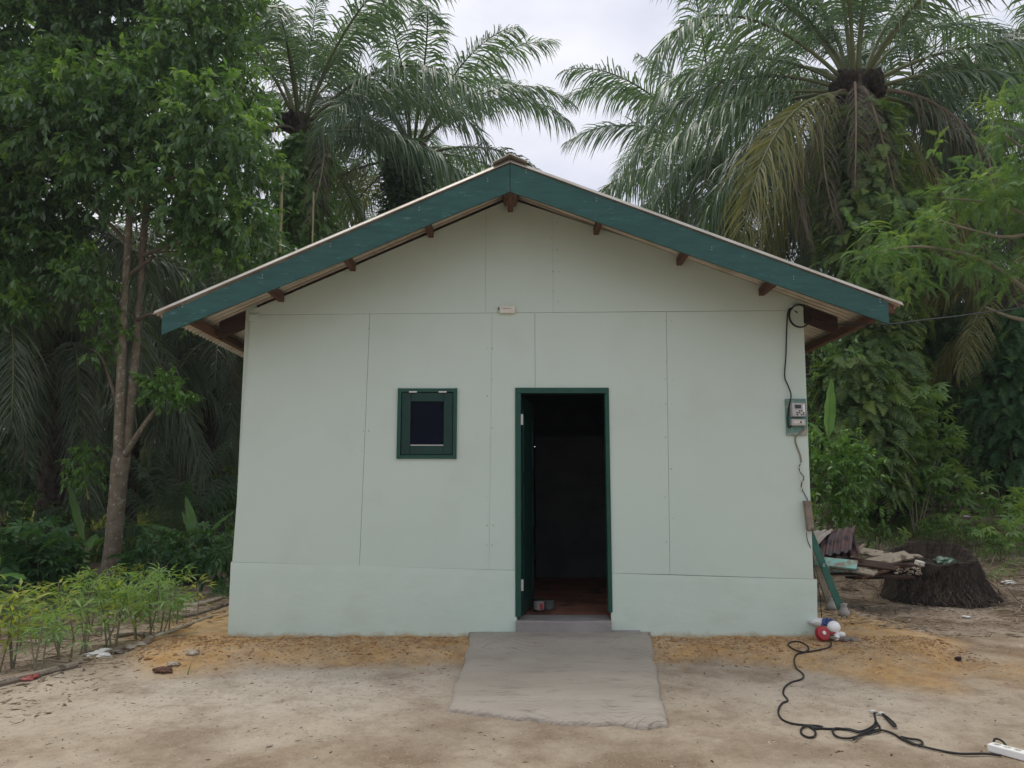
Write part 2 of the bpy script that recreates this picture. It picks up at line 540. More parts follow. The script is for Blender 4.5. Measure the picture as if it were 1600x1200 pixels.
c = gmix(gat('sand'), base, sandc)
c = gmix(gat('debris'), c, gmix(gr(gn(3, 8, .7), .38, .62), (.13, .09, .06), (.25, .19, .135)))
c = gmix(gr(gn(6, 9, .65), .46, .72, 0, .55), c, (.21, .15, .10))
c = gmix(gr(gn(22, 7, .8), .53, .68, 0, .6), c, (.19, .13, .08))
c = gmix(gr(gn(2.2, 9, .6), .42, .72, 0, .4), c, (.60, .54, .44))
c = gmix(gr(gn(80, 3, .6), .60, .70, 0, .5), c, (.60, .54, .44))
lk(c, pb.inputs['Base Color'])
bp = nd.new('ShaderNodeBump'); bp.inputs['Strength'].default_value = .9; bp.inputs['Distance'].default_value = .06
lk(gmath('ADD', gmath('MULTIPLY', gn(34, 8, .75), .5), gmath('MULTIPLY', gn(8, 8, .65), .45)), bp.inputs['Height'])
lk(bp.outputs['Normal'], pb.inputs['Normal'])
go = link('ground', me, gm)
tag(go, 'bare sandy earth yard with orange sand banked against the house', kind='structure')

# ================================================================ HOUSE
HO = Vector((P(817, 994).x, 0, 0))
house = thing('house', 'small pale mint green house with gable front, green fascia and open door', 'house', HO)
def hbox(name, b, m, bevel=0.004, parent=None): return box(name, b, m, parent or house, bevel)
g = .0014                                   # half of a joint
# wall outline, back-projected on the front plane
def lerp(a, b, t): return a + (b - a) * t
xl0, xl1 = P(363, 876).x, P(392, 492).x     # left edge at plinth top and at eave
xr0, xr1 = P(1271, 903).x, P(1255, 484).x
ZP_L, ZP_R = P(366, 878).z, P(1275, 905).z  # plinth top
ZJ_L, ZJ_R = P(400, 492).z, P(1215, 485).z  # horizontal joint
def zp(x): return lerp(ZP_L, ZP_R, (x - xl0) / (xr0 - xl0))
def zj(x): return lerp(ZJ_L, ZJ_R, (x - xl1) / (xr1 - xl1))
A0 = XZ(797, 311); AL = XZ(404, 480); AR = XZ(1256, 462)
def ztop(x): return lerp(AL[1], A0[1], (x - AL[0]) / (A0[0] - AL[0])) if x < A0[0] else lerp(A0[1], AR[1], (x - A0[0]) / (AR[0] - A0[0]))
def seam(p1, p2, z):                        # x of a vertical joint at a height
    a, b = XZ(*p1), XZ(*p2)
    return lerp(a[0], b[0], (z - a[1]) / (b[1] - a[1]))
def panel(o, holes=[], th=.012): return poly_panel('wall_panel', o, holes, 0, th, mint, house)
# gable
g1, g2 = P(759, 410).x, P(864, 410).x
e = .0007
panel([(xl1, zj(xl1) + g), (g1 - e, zj(g1) + g), (g1 - e, ztop(g1)), AL, (xl1, AL[1] - .02)])
panel([(g1 + e, zj(g1) + g), (g2 - e, zj(g2) + g), (g2 - e, ztop(g2)), A0, (g1 + e, ztop(g1))])
panel([(g2 + e, zj(g2) + g), (xr1, zj(xr1) + g), (xr1, AR[1]), (g2 + e, ztop(g2))])
# lower wall
def sx(k, z):
    return {0: lambda: lerp(xl0, xl1, (z - ZP_L) / (ZJ_L - ZP_L)), 1: lambda: seam((562, 875), (578, 490), z), 2: lambda: seam((764, 885), (769, 492), z),
            3: lambda: P(836, 550).x, 4: lambda: seam((1047, 900), (1041, 487), z), 5: lambda: lerp(xr0, xr1, (z - ZP_R) / (ZJ_R - ZP_R))}[k]()
DL, DR = P(805, 780).x, P(954, 780).x       # door opening (outer face of the frame)
DT = P(880, 606).z                          # top of the door frame
ST = P(880, 970, -.03).z                    # doorstep top
WX0, WX1 = P(621, 660).x, P(714, 660).x
WZ0, WZ1 = P(667, 717).z, P(667, 607).z
za, zb = lambda x: zp(x) + g * .6, lambda x: zj(x) - g
panel([(sx(0, ZP_L), za(xl0)), (sx(1, ZP_L) - g, za(-1.3)), (sx(1, ZJ_L) - g, zb(-1.3)), (sx(0, ZJ_L), zb(xl1))])
panel([(sx(1, ZP_L) + g, za(-1.3)), (sx(2, ZP_L) - e, za(-.2)), (sx(2, ZJ_L) - e, zb(-.2)), (sx(1, ZJ_L) + g, zb(-1.3))],
      [[(WX0 + .01, WZ0 + .01), (WX1 - .01, WZ0 + .01), (WX1 - .01, WZ1 - .01), (WX0 + .01, WZ1 - .01)]])
m3 = P(836, 550).x
panel([(sx(2, ZP_L) + e, za(-.2)), (DL + .008, za(0)), (DL + .008, DT - .008), (m3 - g, DT - .008), (m3 - g, zb(m3)), (sx(2, ZJ_L) + e, zb(-.2))])
panel([(m3 + g, DT - .008), (DR - .008, DT - .008), (DR - .008, za(DR)), (sx(4, ZP_R) - g, za(1.3)), (sx(4, ZJ_R) - g, zb(1.3)), (m3 + g, zb(m3))])
panel([(sx(4, ZP_R) + g, za(1.3)), (sx(5, ZP_R), za(xr0)), (sx(5, ZJ_R), zb(xr1)), (sx(4, ZJ_R) + g, zb(1.3))])
# backing behind the joints, with the same openings
poly_panel('joint_backing', [(xl0 + .012, zp(xl0) - .1), (DL + .03, zp(0) - .1), (DL + .03, DT - .03), (DR - .03, DT - .03), (DR - .03, zp(DR) - .1), (xr0 - .012, zp(xr0) - .1), (xr1 - .012, zj(xr1) + .04), (A0[0], A0[1] - .02), (xl1 + .012, zj(xl1) + .04)],
           [[(WX0 + .03, WZ0 + .03), (WX1 - .03, WZ0 + .03), (WX1 - .03, WZ1 - .03), (WX0 + .03, WZ1 - .03)]], .0145, .028, mint_back, house)
# rendered plinth, uneven foot and a slightly proud face
def plinth(xa, xb, ia, ib, edge_a, edge_b):
    bm = bmesh.new()
    n = max(6, int((xb - xa) / .05))
    rows = [0, .25, .5, .75, .93, 1]
    gr_ = []
    for r_ in rows:
        row = []
        for k in range(n + 1):
            x0 = lerp(xa, xb, k / n)
            z = lerp(-.22, zp(x0) - .0012, r_)
            wx = (.05 * float(vnoise(x0 * 3, r_ * 4, 31)) - .02)
            y = -.004 - .008 * float(fbm(x0 * 1.3, z * 2, 9)) * (1 - r_) - (.018 if ia and x0 < xa + .12 else 0) * (1 - r_)
            if r_ == 1: y = -.0015
            x = x0
            if ia and k == 0: x = edge_a(z)
            if ib and k == n: x = edge_b(z)
            row.append(bm.verts.new((x, y, z)))
        gr_.append(row)
    back = [[bm.verts.new((v.co.x, .026, v.co.z)) for v in (row[0], row[-1])] for row in gr_]
    for a in range(len(rows) - 1):
        for k in range(n): bm.faces.new((gr_[a][k], gr_[a][k + 1], gr_[a + 1][k + 1], gr_[a + 1][k]))
        bm.faces.new((back[a][0], gr_[a][0], gr_[a + 1][0], back[a + 1][0]))
        bm.faces.new((gr_[a][-1], back[a][1], back[a + 1][1], gr_[a + 1][-1]))
    top = gr_[-1]
    for k in range(n): pass
    bt = [bm.verts.new((v.co.x, .026, v.co.z)) for v in top[1:-1]]
    bk = [back[-1][0]] + bt + [back[-1][1]]
    for k in range(n): bm.faces.new((top[k], top[k + 1], bk[k + 1], bk[k]))
    bm.verts.index_update()
    vv = [v.co.copy() for v in bm.verts]; ff = [[v.index for v in f.verts] for f in bm.faces]
    bm.free()
    return mesh('rendered_plinth', vv, ff, mint_low, house, smooth=False)
bl, br = P(357, 997).x, P(1277, 992).x
ela = lambda z: lerp(bl, xl0 - .012, np.clip(z / ZP_L, -.3, 1))
elb = lambda z: lerp(br, xr0 + .03, np.clip(z / ZP_R, -.3, 1))
plinth(xl0, DL + .012, True, False, ela, None)
plinth(DR - .012, xr0, False, True, None, elb)
# side walls, back wall, ceiling-high partitions, floor
HD = 6.2
poly = lambda n, v, f, m: mesh(n, v, f, m, house)
XL, XR = xl0 + .004, xr0 - .004
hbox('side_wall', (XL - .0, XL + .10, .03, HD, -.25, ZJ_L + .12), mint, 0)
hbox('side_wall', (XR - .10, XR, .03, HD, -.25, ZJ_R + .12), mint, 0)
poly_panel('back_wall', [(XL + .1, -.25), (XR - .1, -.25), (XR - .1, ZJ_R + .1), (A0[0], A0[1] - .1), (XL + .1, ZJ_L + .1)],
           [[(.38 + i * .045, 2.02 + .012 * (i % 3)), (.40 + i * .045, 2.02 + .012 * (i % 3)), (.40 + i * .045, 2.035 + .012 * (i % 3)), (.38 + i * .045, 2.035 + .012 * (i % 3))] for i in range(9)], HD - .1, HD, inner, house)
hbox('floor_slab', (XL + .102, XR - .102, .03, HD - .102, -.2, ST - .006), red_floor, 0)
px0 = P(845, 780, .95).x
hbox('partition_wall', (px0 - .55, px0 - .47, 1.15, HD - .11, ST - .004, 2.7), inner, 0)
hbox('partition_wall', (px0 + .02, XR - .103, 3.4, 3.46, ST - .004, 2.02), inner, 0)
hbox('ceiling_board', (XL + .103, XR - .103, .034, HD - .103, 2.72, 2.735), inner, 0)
# earth splashed on the foot of the plinth
pt = mint_low.node_tree; p_n, p_l = pt.nodes, pt.links.new
p_b = p_n['Principled BSDF']; p_old = p_b.inputs['Base Color'].links[0].from_socket
p_t = p_n.new('ShaderNodeTexCoord'); p_s = p_n.new('ShaderNodeSeparateXYZ'); p_l(p_t.outputs['Object'], p_s.inputs[0])
p_z = p_n.new('ShaderNodeTexNoise'); p_z.inputs['Scale'].default_value = 9; p_z.inputs['Detail'].default_value = 8; p_z.inputs['Roughness'].default_value = .7; p_l(p_t.outputs['Object'], p_z.inputs['Vector'])
def pm(op, a, b):
    n = p_n.new('ShaderNodeMath'); n.operation = op; n.use_clamp = op == 'MAXIMUM'
    for i, q in enumerate((a, b)):
        if isinstance(q, (int, float)): n.inputs[i].default_value = q
        else: p_l(q, n.inputs[i])
    return n.outputs[0]
p_m = pm('MAXIMUM', pm('MULTIPLY', pm('SUBTRACT', pm('MULTIPLY', p_z.outputs['Fac'], .15), pm('ADD', p_s.outputs['Z'], .035)), 22.0), 0.0)
p_x = p_n.new('ShaderNodeMix'); p_x.data_type = 'RGBA'; p_x.inputs['B'].default_value = (.36, .28, .16, 1); p_l(p_old, p_x.inputs['A']); p_l(pm('MULTIPLY', p_m, .75), p_x.inputs['Factor']); p_l(p_x.outputs['Result'], p_b.inputs['Base Color'])
# doorstep
def rough_block(name, x0, x1, y0, y1, z0, z1, m, parent, amp=.006, s=0):
    V, Fc = [], []
    n = 24
    prof = [(y1, z1), ((y0 + y1) / 2, z1), (y0 + .008, z1), (y0, z1 - .01), (y0, (z0 + z1) / 2), (y0, z0), (y1, z0)]
    for i in range(n + 1):
        x = lerp(x0, x1, i / n)
        for j, (y, z) in enumerate(prof):
            a = amp * (fbm(x * 9, j * 2.3 + s, 3) - .5) * 2
            V.append((x, y + (a if j in (2, 3, 4, 5) else 0), z + (a * .7 if j in (2, 3) else 0)))
    k = len(prof)
    for i in range(n):
        for j in range(k):
            j2 = (j + 1) % k
            Fc.append((i * k + j, (i + 1) * k + j, (i + 1) * k + j2, i * k + j2))
    Fc.append(tuple(range(k))); Fc.append(tuple(n * k + j for j in range(k))[::-1])
    return mesh(name, V, Fc, m, parent)
rough_block('doorstep', DL + .004, DR - .016, -.045, .3, -.15, ST, conc, house)
rough_block('threshold_mortar', DR - .014, DR + .24, -.04, .0, -.15, ST - .085, conc, house, .014, 7)

# door frame and open door leaf
fr = .052
fz = P(803, 952).z
hbox('door_jamb', (DL, DL + fr, -.014, .09, ST + .03, DT - fr), green_f, .003)
hbox('door_jamb', (DR - fr * .72, DR, -.014, .09, ST + .07, DT - fr), green_f, .003)
hbox('door_head', (DL, DR, -.016, .09, DT - fr + .001, DT), green_f, .003)
hbox('door_reveal', (DL + .001, DL + .02, .0, .2, ST + .001, ST + .029), mint_back, 0)
leaf_o = bpy.data.objects.new('door_leaf_pivot', None)
ang = R(80)
def door_leaf():
    w, h, th = .80, DT - fr - ST - .03, .036
    x0, y0, z0 = DL + fr + .006, .085, ST + .02
    ca, sa = cos(ang), sin(ang)
    def tr(v): return Vector((x0 + v[0] * ca - v[1] * sa, y0 + v[0] * sa + v[1] * ca, z0 + v[2]))
    def bx(a): v, f = box_vf(*a); return [tr(q) for q in v], f
    d = MB().add(bx((0, w, 0, th, 0, h))).build('door', green_d, house)
    for (a, b, c_, d_) in ((.10, w - .10, .12, .62), (.10, w - .10, .74, 1.18), (.10, w - .10, 1.30, h - .12)):
        for s in (-1, 1):
            y1, y2 = (-.008, -.0005) if s < 0 else (th + .0005, th + .008)
            m_ = MB()
            for (p, q_, r_, u) in ((a, b, c_, c_ + .03), (a, b, d_ - .03, d_), (a, a + .03, c_ + .031, d_ - .031), (b - .03, b, c_ + .031, d_ - .031)):
                m_.add(bx((p, q_, y1, y2, r_, u)))
            m_.build('panel_moulding', green_d, d)
    return d
bpy.data.objects.remove(leaf_o)
door = door_leaf()
for zz in (P(818, 655).z, P(815, 915).z):
    hg = hbox('door_hinge', (DL + fr - .001, DL + fr + .022, .03, .034, zz - .05, zz + .05), steel, .001)

# window
w = bpy.data.objects.new('window', None)
fw = .034
window = mesh('window', *(lambda mb: (mb.v, mb.f))(MB().box(WX0, WX0 + fw, -.022, .07, WZ0, WZ1).box(WX1 - fw, WX1, -.022, .07, WZ0, WZ1).box(WX0 + fw, WX1 - fw, -.020, .07, WZ1 - fw, WZ1 - .001).box(WX0 + fw, WX1 - fw, -.020, .07, WZ0 + .001, WZ0 + fw)), green_f, house)
bpy.data.objects.remove(w)
sw = .084
a0, a1, b0, b1 = WX0 + fw + .004, WX1 - fw - .004, WZ0 + fw + .004, WZ1 - fw - .006
for b in ((a0, a0 + sw, b0, b1), (a1 - sw, a1, b0, b1), (a0 + sw + .001, a1 - sw - .001, b1 - sw, b1), (a0 + sw + .001, a1 - sw - .001, b0, b0 + sw)):
    box('sash_rail', (b[0], b[1], -.012, .03, b[2], b[3]), green_d, window, .006)
MB().box(a0 + sw - .004, a1 - sw + .004, .012, .016, b0 + sw - .004, b1 - sw + .004).build('window_pane', glass_dk, window)
MB().box(a0 + sw, a1 - sw, -.004, .004, b0 + sw, b0 + sw + .008).build('pane_bead', steel, window)
for xx in (lerp(a0, a1, .14), lerp(a0, a1, .72)):
    box('window_hinge', (xx, xx + .075, -.027, -.0205, WZ1 - fw - .008, WZ1 - fw + .006), steel, window, .002)

# roof: two pitches
OV = -.72
RA, RL_, RR_ = P(797, 253, OV), P(249, 487, OV), P(1389, 469, OV)
sl = (RA.z - RL_.z) / (RA.x - RL_.x)
sr = (RA.z - RR_.z) / (RR_.x - RA.x)
def zr(x): return RA.z - (RA.x - x) * sl if x < RA.x else RA.z - (x - RA.x) * sr
def corr(side):
    s = sl if side < 0 else -sr
    end = (RL_.x - .04) if side < 0 else (RR_.x + .11)
    W = .86
    n = 126
    V, Fc = [], []
    nr = math.sqrt(1 + s * s)
    xs = [RA.x + side * .004, (RA.x + end) / 2, end]
    for k in range(n + 1):
        y = W * k / n
        cw = cos(2 * pi * y / .082); dz = -.017 * (abs(cw) ** .5) * (1 if cw > 0 else -1)
        for x in xs:
            z = zr(x) + .009 + dz
            V += [(x, y, z), (x + s * .006 / nr, y, z - .006)]
    m = len(xs) * 2
    for k in range(n):
        for j in range(len(xs) - 1):
            a, b = k * m + j * 2, (k + 1) * m + j * 2
            Fc += [(a, a + 2, b + 2, b), (a + 1, b + 1, b + 3, a + 3)]
        a, b = k * m + (len(xs) - 1) * 2, (k + 1) * m + (len(xs) - 1) * 2
        Fc += [(a, a + 1, b + 1, b), (k * m, (k + 1) * m, (k + 1) * m + 1, k * m + 1)]
    for k in (0, n):
        for j in range(len(xs) - 1):
            a = k * m + j * 2
            Fc.append((a, a + 1, a + 3, a + 2) if k == 0 else (a, a + 2, a + 3, a + 1))
    me = bpy.data.meshes.new('roof_sheet')
    me.from_pydata([(v[0] - HO.x, v[1], v[2]) for v in V], [], Fc)
    me.materials.append(sheet)
    for i in range(9):
        o = bpy.data.objects.new('roof_sheet', me)
        COL.objects.link(o); o.parent = house
        o.location = (0, OV - .03 + i * .82, .0035 * (i % 2) + (0.002 if i == 0 else 0))
corr(-1); corr(1)
# ridge cap
V = []
for y in (OV - .06, HD + .3):
    for dx, dz in ((-.15, -.15 * sl + .045), (-.05, .03 - .05 * sl + .02), (0, .055), (.05, .03 - .05 * sr + .02), (.15, -.15 * sr + .045)):
        V += [(RA.x + dx, y, RA.z + dz), (RA.x + dx, y, RA.z + dz - .01)]
Fc = []
for j in range(4):
    Fc += [(2 * j, 2 * j + 2, 12 + 2 * j, 10 + 2 * j), (2 * j + 1, 11 + 2 * j, 13 + 2 * j, 2 * j + 3), (2 * j, 2 * j + 1, 2 * j + 3, 2 * j + 2)]
mesh('ridge_cap', V, Fc, sheet, house)
# fascia boards
def slab(name, p, q, h1, h2, y0, y1, m, drop=0.0, square=False):
    """board following the pitch from p to q (x,z of its top edge), hanging h1/h2 below"""
    x0, z0 = p; x1, z1 = q
    N = 14
    V, Fc = [], []
    for i in range(N + 1):
        t = i / N
        x, z, h = lerp(x0, x1, t), lerp(z0, z1, t), lerp(h1, h2, t)
        wv = .004 * sin(t * 9)
        V += [(x, y0, z), (x, y0 + wv * 0, z - h + wv), (x, y1, z - h + wv), (x, y1, z)]
    for i in range(N):
        for j in range(4):
            Fc.append((i * 4 + j, i * 4 + (j + 1) % 4, (i + 1) * 4 + (j + 1) % 4, (i + 1) * 4 + j))
    Fc += [(0, 3, 2, 1), (N * 4, N * 4 + 1, N * 4 + 2, N * 4 + 3)]
    return mesh(name, V, Fc, m, house)
ta, tb, tcx = P(797, 257, OV), P(255, 491, OV), P(1386, 472, OV)
ba, bb, bc = P(797, 300, OV), P(252, 524, OV), P(1386, 507, OV)
f1 = slab('fascia_board', (ta.x - .0025, ta.z), (tb.x, tb.z), ta.z - ba.z, tb.z - bb.z, OV - .012, OV + .012, green)
f2 = slab('fascia_board', (ta.x + .0025, ta.z), (tcx.x, tcx.z), ta.z - ba.z, tcx.z - bc.z, OV - .014, OV + .010, green)
# screws on the boards
for fo, pts in ((f1, [(762, 281), (655, 326), (516, 383), (410, 432), (285, 477)]), (f2, [(822, 268), (932, 312), (1112, 388), (1375, 470), (1240, 434)])):
    for (a, b) in pts:
        p = P(a, b, OV - .016)
        for k in (-1, 1):
            mesh('screw', *tube_vf([(p.x, OV - .020, p.z + .012 * k), (p.x, OV - .0135, p.z + .012 * k)], .0035, 6), steel, fo)
# purlins (run front to back under the sheets)
def purl(px, py, w_=.05, h_=.075, front=OV + .013, m=wood_br):
    p = P(px, py, -.2)
    x = p.x
    zt = min(zr(x - w_ / 2), zr(x + w_ / 2)) - .020
    return hbox('purlin', (x - w_ / 2, x + w_ / 2, front, HD + .2, zt - h_, zt), m, .003)
for a in ((430, 460), (545, 408), (670, 355), (935, 350), (1068, 397), (1200, 442)): purl(*a, h_=.072)
purl(313, 520, .06, .07); purl(1350, 505, .06, .07)
hbox('ridge_beam', (RA.x - .025, RA.x + .025, OV - .01 + .025, HD + .2, RA.z - .19, RA.z - .055), wood_br, .003)
# rafters along the front wall and short struts at the ridge
def rafter(x0, x1, y0, y1, top, h, m): 
    return slab('rafter', (x0, zr(x0) - top), (x1, zr(x1) - top), h, h, y0, y1, m)
for yy in (.035, 2.1, 4.2, HD - .02 - .05):
    rafter(RA.x - .03, RL_.x + .22, yy, yy + .05, .088 if yy > 1 else .028, .10 if yy > 1 else .16, wood_dk if yy < 1 else wood_br)
    rafter(RA.x + .03, RR_.x - .12, yy, yy + .05, .088 if yy > 1 else .028, .10 if yy > 1 else .16, wood_dk if yy < 1 else wood_br)
for s, a in ((-1, (786, 296)), (1, (812, 298))):
    p = P(*a, -.2)
    box('ridge_strut', (RA.x + s * .06, OV + .3, RA.z - .125, .012, .28, .065), wood_br, house, .002, rot=(0, s * R(18), 0))
# white wall-top blocks at the two eave corners
for (a, b) in ((399, 497), (1246, 481)):
    p = P(a, b)
    hbox('cleat', (p.x - .05, p.x + .045, -.03, -.001, p.z - .03, p.z + .03), mint, .004)
# junction box over the door
p = P(792, 485)
jb = box('junction_box', (p.x - .07, p.x + .075, -.035, -.001, p.z - .033, p.z + .035), cream_pl, None, .004, origin=(p.x, 0, p.z))
tag(jb, 'small cream plastic junction box on the gable above the door', 'junction box')
box('cover_slot', (p.x - .04, p.x + .035, -.037, -.0345, p.z + .008, p.z + .013), mint_back, jb)
box('knockout', (p.x - .081, p.x - .071, -.025, -.004, p.z + .0, p.z + .025), black_pl, jb)
box('cover_screw', (p.x + .045, p.x + .053, -.038, -.0345, p.z - .006, p.z + .002), steel, jb)

# nail dimples filled on the panels
nb = MB()
rn = random.Random(4)
for (sx_, y0_, y1_) in ((765, 540, 880), (1045, 500, 890), (867, 340, 480), (571, 500, 860)):
    for k in range(9):
        yy = lerp(y0_, y1_, (k + rn.random() * .5) / 9)
        for s in (-1, 1):
            if rn.random() < .6:
                p = P(sx_ + s * (3 + rn.random() * 3), yy)
                if WX0 - .02 < p.x < WX1 + .02 and WZ0 < p.z < WZ1: continue
                r_ = .0035 + .003 * rn.random()
                nb.add(([(p.x + r_ * cos(a_), -.0012, p.z + r_ * sin(a_)) for a_ in [i * pi / 3 for i in range(6)]] + [(p.x + r_ * cos(a_), .001, p.z + r_ * sin(a_)) for a_ in [i * pi / 3 for i in range(6)]],
                        [(0, 1, 2, 3, 4, 5)] + [(i, i + 6, (i + 1) % 6 + 6, (i + 1) % 6) for i in range(6)]))
tag(nb.build('nail_spots', mint_back, house), kind='stuff')

# ================================================================ CONCRETE RAMP
crn = [G(738, 988), G(1014, 990), G(1046, 1143), G(697, 1118)]
Ny, Nx = 190, 110
V, Fc = [], []
for j in range(Ny + 1):
    for i in range(Nx + 1):
        u, v = i / Nx, j / Ny
        a = crn[0].lerp(crn[1], u); b = crn[3].lerp(crn[2], u)
        q_ = a.lerp(b, v)
        wob = .05
        x = q_.x + wob * (fbm(v * 12, 1, 3, 5) - .5) * (abs(u - .5) * 2) ** 3
        y = q_.y + .13 * (fbm(u * 9, 7, 5, 5) - .5) * v ** 5 + (.10 * max(0, abs(u - .5) * 2 - .8) / .2) * v ** 6
        y = min(y, -.012) if v > 0 else -.006
        edge = min(u, 1 - u, (1 - v)) 
        h = .034 * min(1, edge * 28) ** .5 
        top = lerp(ST - .105, gz(x, y) + .018, v ** .8) if v < .35 else None
        z0 = max(gz(x, y), -.3)
        z = lerp(ST - .10, z0 + h + .012, float(sm(v, 0, .28)))
        wvy = y + .05 * sin(x * 6.5 + .8 * sin(y * 3)) + .025 * (fbm(x * 3, y * 3, 2) - .5)
        gro = max(0, sin(wvy * 105 + 2 * sin(x * 2)) - .45) * .011 * float(sm(v, .25, .5)) * float(sm(float(fbm(x * 2.2, y * 3, 19)), .40, .52))
        V.append((x, y, z - .003 * (fbm(x * 6, y * 6, 6) - .5)))
top_n = len(V)
for j in range(Ny):
    for i in range(Nx):
        a = j * (Nx + 1) + i
        Fc.append((a, a + Nx + 1, a + Nx + 2, a + 1))
rim = [i for i in range(Nx + 1)] + [j * (Nx + 1) + Nx for j in range(1, Ny + 1)] + [Ny * (Nx + 1) + i for i in range(Nx - 1, -1, -1)] + [j * (Nx + 1) for j in range(Ny - 1, 0, -1)]
for r_ in rim: V.append((V[r_][0], V[r_][1], V[r_][2] - .16))
for k in range(len(rim)):
    k2 = (k + 1) % len(rim)
    Fc.append((rim[k], rim[k2], top_n + k2, top_n + k))
ramp_m = mat('trowelled_concrete', (.305, .27, .22), (.385, .345, .285), scale=1.6, rough=.9, bump=.8, bscale=45, dark=(.20, .175, .145), dscale=9, dlo=.56, dhi=.75, stretch=(.55, 1.7, 1))
rt = ramp_m.node_tree; rn_, rl2 = rt.nodes, rt.links.new
pbs = rn_['Principled BSDF']; old = pbs.inputs['Base Color'].links[0].from_socket
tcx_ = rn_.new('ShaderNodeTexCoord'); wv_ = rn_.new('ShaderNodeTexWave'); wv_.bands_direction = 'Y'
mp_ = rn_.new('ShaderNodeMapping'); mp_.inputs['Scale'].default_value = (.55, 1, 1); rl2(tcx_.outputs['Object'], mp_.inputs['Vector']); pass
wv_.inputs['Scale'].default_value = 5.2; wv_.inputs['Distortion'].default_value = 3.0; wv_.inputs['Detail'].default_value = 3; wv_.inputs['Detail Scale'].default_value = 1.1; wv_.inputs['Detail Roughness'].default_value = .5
def rmath(op, *a):
    n = rn_.new('ShaderNodeMath'); n.operation = op
    for i, q in enumerate(a):
        if isinstance(q, (int, float)): n.inputs[i].default_value = q
        else: rl2(q, n.inputs[i])
    return n.outputs[0]
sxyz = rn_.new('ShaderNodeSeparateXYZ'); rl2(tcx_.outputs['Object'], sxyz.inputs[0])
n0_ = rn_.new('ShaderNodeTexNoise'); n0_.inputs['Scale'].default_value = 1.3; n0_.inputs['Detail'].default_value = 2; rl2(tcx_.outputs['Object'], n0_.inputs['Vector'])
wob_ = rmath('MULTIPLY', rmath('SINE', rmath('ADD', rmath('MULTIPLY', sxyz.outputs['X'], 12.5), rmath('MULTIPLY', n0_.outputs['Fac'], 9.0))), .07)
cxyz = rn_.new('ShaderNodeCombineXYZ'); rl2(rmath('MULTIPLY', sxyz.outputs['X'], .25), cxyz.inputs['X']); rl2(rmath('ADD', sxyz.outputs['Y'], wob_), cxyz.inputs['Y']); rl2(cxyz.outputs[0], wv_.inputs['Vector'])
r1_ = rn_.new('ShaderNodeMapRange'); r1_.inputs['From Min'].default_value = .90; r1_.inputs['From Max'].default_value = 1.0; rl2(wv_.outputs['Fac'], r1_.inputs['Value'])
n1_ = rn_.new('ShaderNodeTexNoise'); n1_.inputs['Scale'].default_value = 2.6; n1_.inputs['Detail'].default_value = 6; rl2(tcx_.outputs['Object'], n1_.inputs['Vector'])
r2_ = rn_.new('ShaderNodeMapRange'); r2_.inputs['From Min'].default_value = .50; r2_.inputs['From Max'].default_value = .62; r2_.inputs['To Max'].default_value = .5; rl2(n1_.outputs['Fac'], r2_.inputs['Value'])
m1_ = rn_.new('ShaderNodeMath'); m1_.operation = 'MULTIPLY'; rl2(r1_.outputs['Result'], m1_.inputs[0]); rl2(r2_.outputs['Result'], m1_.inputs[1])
mm_ = rn_.new('ShaderNodeMix'); mm_.data_type = 'RGBA'; mm_.inputs['B'].default_value = (.10, .085, .07, 1); rl2(old, mm_.inputs['A']); rl2(m1_.outputs[0], mm_.inputs['Factor']); rl2(mm_.outputs['Result'], pbs.inputs['Base Color'])  # dark wavy lines paint the shade of trowel grooves into the colour
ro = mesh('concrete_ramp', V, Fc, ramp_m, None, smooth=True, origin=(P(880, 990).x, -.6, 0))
tag(ro, 'grey concrete ramp with wavy trowel groove shade painted in its colour in front of the door', 'ramp')

# ================================================================ SMALL THINGS ON AND BY THE HOUSE
def onwall(px, py, y=-.01): 
    p = P(px, py, y)
    return p
def cable(name, pts, r, m, label=None, cat=None, parent=None, k=5, n=7, origin=None):
    s = spline(pts, k)
    o = mesh(name, *tube_vf(s, r, n), m, parent, smooth=True, origin=origin or (None if parent else tuple(s[0])))
    return tag(o, label, cat)
# meter board
a, b = P(1227, 623, -.02), P(1262, 680, -.02)
bo = box('meter_board', (a.x, b.x, -.022, -.001, b.z, a.z), board_gr, None, .003, origin=(a.x, 0, b.z))
tag(bo, 'worn green wooden board on the right wall edge carrying the electric meter', 'meter board')
a, b = P(1236, 630, -.06), P(1257.5, 651, -.06)
mt = thing('electric_meter', 'grey prepaid electric meter with dark display on the green board', 'electric meter', ((a.x + b.x) / 2, -.023, b.z))
box('meter_case', (a.x, b.x, -.09, -.0225, b.z, a.z), meter_gr, mt, .006)
w_, h_ = b.x - a.x, a.z - b.z
box('display', (a.x + w_ * .18, a.x + w_ * .66, -.0925, -.0895, a.z - h_ * .42, a.z - h_ * .14), glass_mt, mt, .001)
for r_ in range(3):
    for c_ in range(4):
        x = a.x + w_ * (.30 + .16 * c_); z = a.z - h_ * (.55 + .14 * r_)
        box('key', (x, x + w_ * .10, -.0925, -.0895, z - h_ * .08, z), black_pl if (r_ + c_) % 3 else cream_pl, mt)
box('side_strip', (b.x - w_ * .2, b.x - w_ * .06, -.0915, -.0895, b.z + h_ * .3, a.z - h_ * .12), white_pl, mt)
a2_, b2_ = P(1236, 655, -.05), P(1258, 665, -.05)
mb_ = thing('circuit_breaker_box', 'small grey circuit breaker box just under the electric meter', 'breaker box', ((a2_.x + b2_.x) / 2, -.023, b2_.z))
box('box_case', (a2_.x, b2_.x, -.07, -.0225, b2_.z, a2_.z), meter_gr, mb_, .005)
box('breaker_window', (a2_.x + .02, b2_.x - .02, -.0725, -.0695, b2_.z + .018, a2_.z - .015), cream_pl, mb_)
